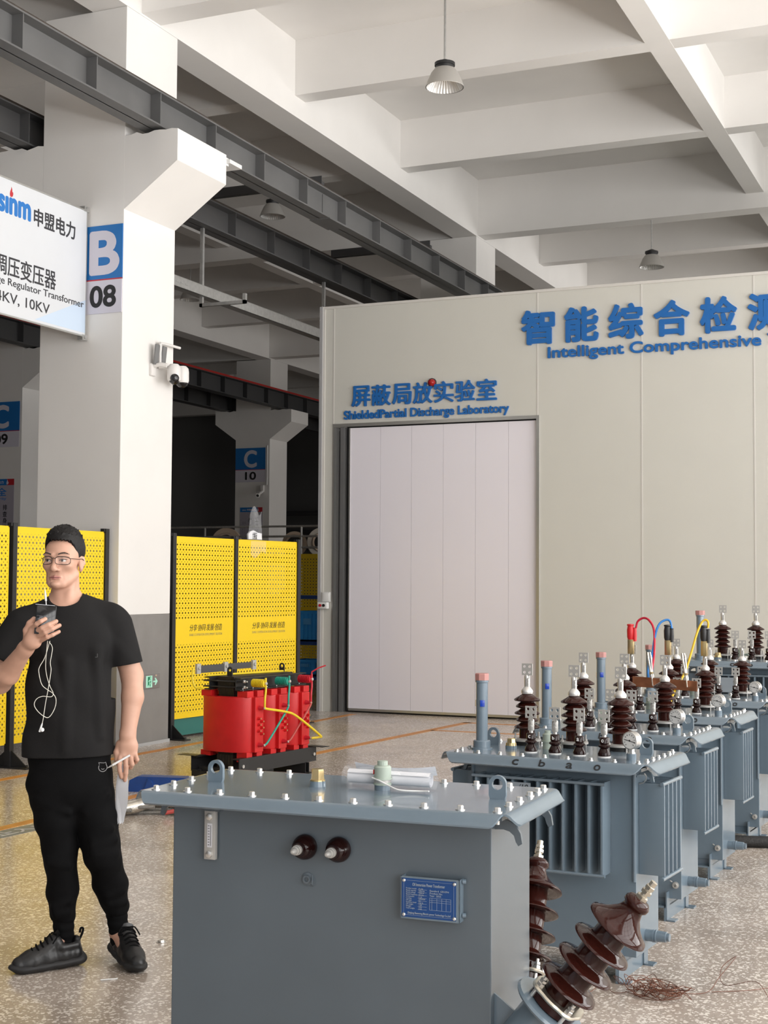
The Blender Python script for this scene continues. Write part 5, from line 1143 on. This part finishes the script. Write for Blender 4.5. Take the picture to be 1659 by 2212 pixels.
T.cone((-.078, -.012, 1.60), (-.078, -.012, 1.492), .068, .064, .006, 'sub'); T.ell((-.078, -.045, 1.515), (.056, .05, .04), .006, 'sub')
sh_o = T.mesh('t_shirt', SHIRT, MAN)
mb = MB(); cr = []
for i in range(40):
    a = 2*PI*i/40; c, s_ = math.cos(a), math.sin(a); cr.append((-.078+.0735*c, -.012+.074*s_*(1.0 if s_ > 0 else .92), 1.515+.012*s_+.004*c-(.030*max(0, -s_)**1.4)))
mb.tube(cr, .0075, 8, closed=True); finish('collar_rib', mb, SHIRT, sh_o)
mb = MB(); mb.span((.045, -.137, 1.275), (.055, -.134, 1.2765)); mb.span((.053, -.137, 1.276), (.055, -.134, 1.29)); finish('chest_mark', mb, mat('grey_thread', (.09, .09, .09), .8), sh_o, smooth=False)
# trousers
Q = SDF((-.3, -.2, .1), (.3, .2, .93), .0036)
Q.cone((-.05, .0, .90), (-.048, .0, .77), .170, .168, .02, sc=(1, .68, 1))
Q.chain([(-.128, .0, .74), (-.102, -.005, .60), (-.080, -.012, .45), (-.072, .01, .32), (-.066, .015, .215)], [.093, .084, .066, .062, .054], .025)
Q.chain([(.035, .0, .74), (.065, -.01, .60), (.088, -.03, .46), (.122, .01, .33), (.150, .025, .235)], [.092, .084, .075, .066, .056], .025)
Q.noise(lambda x, y, z: .003*np.sin(34*z+30*x)*np.clip((.62-z)*4, 0, 1)+.002*np.sin(60*z-45*x+20*y), (-.3, -.2, .1), (.3, .2, .93))
for a, b, r in (((.05, -.088, .53), (.125, -.085, .57), .010), ((.05, -.095, .50), (.14, -.08, .525), .010), ((.06, -.095, .47), (.14, -.078, .468), .009), ((.07, -.08, .43), (.15, -.055, .42), .009), ((.115, -.045, .29), (.175, -.03, .305), .009), ((.12, -.03, .255), (.185, -.02, .255), .010), ((-.125, -.06, .44), (-.045, -.065, .42), .008), ((-.105, -.04, .25), (-.045, -.04, .27), .008), ((-.095, -.035, .222), (-.045, -.035, .225), .008), ((-.17, -.06, .69), (-.05, -.085, .64), .009), ((.1, -.07, .71), (.02, -.085, .64), .009)): Q.cone(a, b, r, r*.7, .03)
Q.cut((0, 0, .178), (0, 0, -1), (-.3, -.2, .05), (.035, .2, .3)); Q.cut((.15, 0, .198), (0, 0, -1), (.04, -.2, .05), (.3, .2, .3))
tr_o = Q.mesh('trousers', TROU, MAN)
K = SDF((-.2, -.12, .06), (.28, .12, .26), .003)
K.cone((-.066, .015, .205), (-.062, .015, .125), .0455, .0415, .005); K.cone((.150, .025, .215), (.160, .025, .14), .0455, .041, .005); K.cone((-.062, .015, .125), (-.062, .012, .09), .038, .038, .005); K.cone((.16, .025, .14), (.165, .02, .09), .038, .038, .005)
K.noise(lambda x, y, z: .0012*np.sin(z*190), (-.2, -.12, .06), (.28, .12, .26)); K.mesh('socks_and_cuffs', SOCK, MAN)
mb = MB(); c = V((.083, -.143, .828)); pts = [c+V((.017*math.cos(a), .004*math.cos(a), .017*math.sin(a))) for a in [math.radians(150+12*i) for i in range(22)]]; mb.tube(pts, .0012, 5); mb.tube([c+V((-.014, 0, .012)), c+V((-.017, 0, .02)), c+V((-.009, 0, .019)), c+V((.005, 0, .018)), c+V((.011, 0, .021)), c+V((.014, 0, .012))], .0011, 5); mb.tube(spline([c+V((-.006, 0, -.005)), c+V((0, 0, -.008)), c+V((.006, 0, -.005))], 4), .0011, 5)
finish('embroidered_mark', mb, mat('silver_thread', (.35, .35, .36), .6), tr_o)
# shoes
def shoe(o, yaw, pitch=0., roll=0.):
    """local shoe: heel at x=-.1, toe at x=.18"""
    Sh = SDF((-.15, -.075, -.01), (.215, .075, .17), .003)
    Sh.chain([(-.078, 0, .05), (-.03, 0, .05), (.04, 0, .048), (.10, 0, .040), (.145, 0, .034)], [.037, .038, .043, .044, .034], .02)
    Sh.cone((-.085, 0, .06), (-.092, 0, .105), .030, .018, .02, sc=(1, 1.25, 1)); Sh.cone((-.03, 0, .06), (.0, 0, .112), .036, .026, .02, sc=(1, 1.15, 1)); Sh.cone((.0, 0, .105), (.09, 0, .055), .028, .030, .02, sc=(1, 1.15, 1))
    for q in (-1, 1): Sh.cone((-.085, q*.026, .09), (-.02, q*.034, .088), .013, .013, .012); Sh.cone((.02, q*.03, .09), (.08, q*.036, .06), .006, .005, .008)
    Sh.cone((-.048, 0, .16), (-.05, 0, .075), .032, .026, .008, 'sub', sc=(1.15, .95, 1))
    Sh.cut((0, 0, .018), (0, 0, -1), (-.15, -.075, -.01), (.215, .075, .17))
    up_o = Sh.mesh('shoe', SHOE, MAN)
    So = SDF((-.16, -.08, -.01), (.225, .08, .075), .003)
    So.chain([(-.085, 0, .022), (-.02, 0, .02), (.06, 0, .02), (.13, 0, .02), (.165, 0, .028)], [.044, .042, .046, .045, .028], .01, sc=(1, 1, .48)); So.ell((-.11, 0, .035), (.022, .036, .024), .015); So.cone((-.09, 0, .03), (.1, 0, .022), .043, .045, .01, sc=(1, 1, .4))
    So.cut((0, 0, .002), (0, 0, -1), (-.16, -.08, -.02), (.225, .08, .08)); so_o = So.mesh('sole', SOLE, up_o)
    mb = MB()
    for k in range(5):
        x = .018+.019*k; zz = .1385-.0115*k; mb.tube(spline([(x-.006, -.028, zz-.016), (x, -.012, zz-.001), (x+.006, .012, zz-.002), (x+.002, .028, zz-.017)], 4), .0036, 6)
    mb.tube(spline([(.008, 0, .142), (-.0, -.03, .138), (.02, -.045, .115), (.03, -.03, .12)], 5), .003, 6); mb.tube(spline([(.008, 0, .142), (.0, .03, .138), (.025, .046, .112)], 5), .003, 6); finish('laces', mb, SOCK, up_o)
    mb = MB(); mb.grid(lambda u, v: V((.004-.016*v, (-.027+.054*u), .115+.04*v-.01*(2*u-1)**2)), 8, 6); finish('tongue', mb, SHOE, up_o)
    mb = MB(); mb.tube(spline([(-.105, 0, .10), (-.118, 0, .125), (-.122, 0, .145), (-.112, 0, .148), (-.108, 0, .13)], 4), .005, 6); finish('pull_tab', mb, SOCK, up_o)
    up_o.location = o; up_o.rotation_euler = (roll, pitch, yaw); return up_o
shoe((-.098, -.028, .0), R5(180+22)); shoe((.188, -.01, .012), R5(-73), R5(4), R5(-3))

# ================================================================== THINGS HE HOLDS (top-level, in the man's frame)
MX = Matrix.Translation((-3.551, 4.954, 0)) @ Matrix.Rotation(R5(35.633), 4, 'Z')
def held(name, label, cat): o = thing(name, label, cat); o.matrix_world = MX; return o
ph = held('mobile_phone', 'black mobile phone held up in the man\'s raised hand', 'phone')
R_ = Euler((R5(-8), R5(5), R5(4))).to_matrix()
mb = MB(); mb.box((-.151, -.319, 1.432), (.077, .0085, .116), R_, .003); finish('phone_body', mb, LENS, ph)
mb = MB(); mb.box((-.174, -.3255, 1.437), (.026, .004, .03), R_, .004); cb = finish('camera_bump', mb, mat('phone_trim', (.05, .05, .055), .2, .5), ph)
for dx, dz in ((-.005, .007), (.006, -.002), (-.005, -.009)): mb = MB(); c = V((-.174+dx, -.3275, 1.437+dz)); mb.lathe([(.0048, 0), (.0048, .0015), (0, .0016)], c, (0, -1, 0), 16); finish('phone_lens', mb, LENS, cb)
mb = MB(); mb.box((-.153, -.316, 1.4905), (.076, .0088, .0015), R_); finish('phone_edge', mb, mat('grey_metal_edge', (.3, .3, .31), .3, .9), ph, smooth=False)
ep = held('earphones', 'white wired earphones dangling in loops from the raised hand', 'earphones')
A_ = [(-.133, -.285, 1.348), (-.152, -.27, 1.282), (-.171, -.27, 1.246), (-.174, -.27, 1.224), (-.162, -.27, 1.176), (-.139, -.27, 1.154), (-.12, -.268, 1.141), (-.106, -.265, 1.117), (-.11, -.265, 1.081), (-.129, -.268, 1.048), (-.147, -.27, 1.047), (-.174, -.274, 1.069), (-.189, -.276, 1.095), (-.181, -.276, 1.118), (-.158, -.277, 1.129), (-.125, -.277, 1.127), (-.117, -.275, 1.141), (-.132, -.262, 1.172), (-.145, -.265, 1.218), (-.148, -.27, 1.264), (-.142, -.285, 1.348)]
B_ = [(-.136, -.288, 1.345), (-.123, -.28, 1.319), (-.13, -.28, 1.264), (-.127, -.28, 1.228), (-.137, -.283, 1.155), (-.146, -.283, 1.1), (-.153, -.283, 1.045), (-.157, -.283, 1.022)]
mb = MB(); mb.tube(spline(A_, 6), .0014, 6); finish('looped_cord', mb, CABLEW, ep); mb = MB(); mb.tube(spline(B_, 6), .0014, 6); finish('cord', mb, CABLEW, ep); mb = MB(); mb.tube(spline([(-.154, -.316, 1.548), (-.156, -.31, 1.56)], 5), .0007, 6); finish('cord', mb, CABLEW, ep)
mb = MB(); mb.tube([(-.149, -.316, 1.490), (-.150, -.316, 1.505), (-.1505, -.316, 1.508), (-.153, -.316, 1.532), (-.1545, -.316, 1.55)], [.0018, .0018, .0042, .0042, .0016], 10); finish('plug', mb, WHITE, ep)
mb = MB(); mb.tube([(-.1565, -.283, 1.024), (-.159, -.283, 1.016), (-.167, -.283, .99)], [.0018, .0035, .004], 10); mb.lathe([(0, -.006), (.007, -.004), (.0085, 0), (.006, .005), (0, .006)], (-.156, -.286, .998), (.5, -.85, -.1), 16); finish('earbud', mb, WHITE, ep)
pp = held('folded_papers', 'folded white papers hanging from the man\'s lowered hand', 'papers')
for k, (dx, dy, tw) in enumerate(((-.006, .0, .0), (.004, -.006, .12), (.010, -.010, -.1))):
    mb = MB()
    def sheet(u, v, dx=dx, dy=dy, tw=tw):
        t = 1-v; wdt = .009+.034*math.sin(PI*min(1, .12+.86*t))**.8*(1-.55*max(0, t-.75)/.25)
        x = .166+dx*t+(u-.5)*2*wdt*.52-.006*t; return V((x+tw*.05*t*(u-.5), -.045+dy-.03*(u-.5)*math.sin(PI*t)-.01*t, .826-.238*t+.012*(u-.5)*t))
    mb.grid(sheet, 6, 14); finish('sheet', mb, PAPER, pp)
pn = held('pen', 'white pen poking out beside the lowered hand', 'pen')
mb = MB(); a, b = V((.150, -.075, .843)), V((.100, -.082, .816)); d = (b-a).normalized(); mb.lathe([(0, -.05), (.0045, -.05), (.0048, .028), (.0042, .032)], a, d, 14); finish('barrel', mb, WHITE, pn)
mb = MB(); mb.lathe([(.0045, .031), (.0035, .042), (.0012, .055), (0, .057)], a, d, 14); finish('tip', mb, TIN, pn)
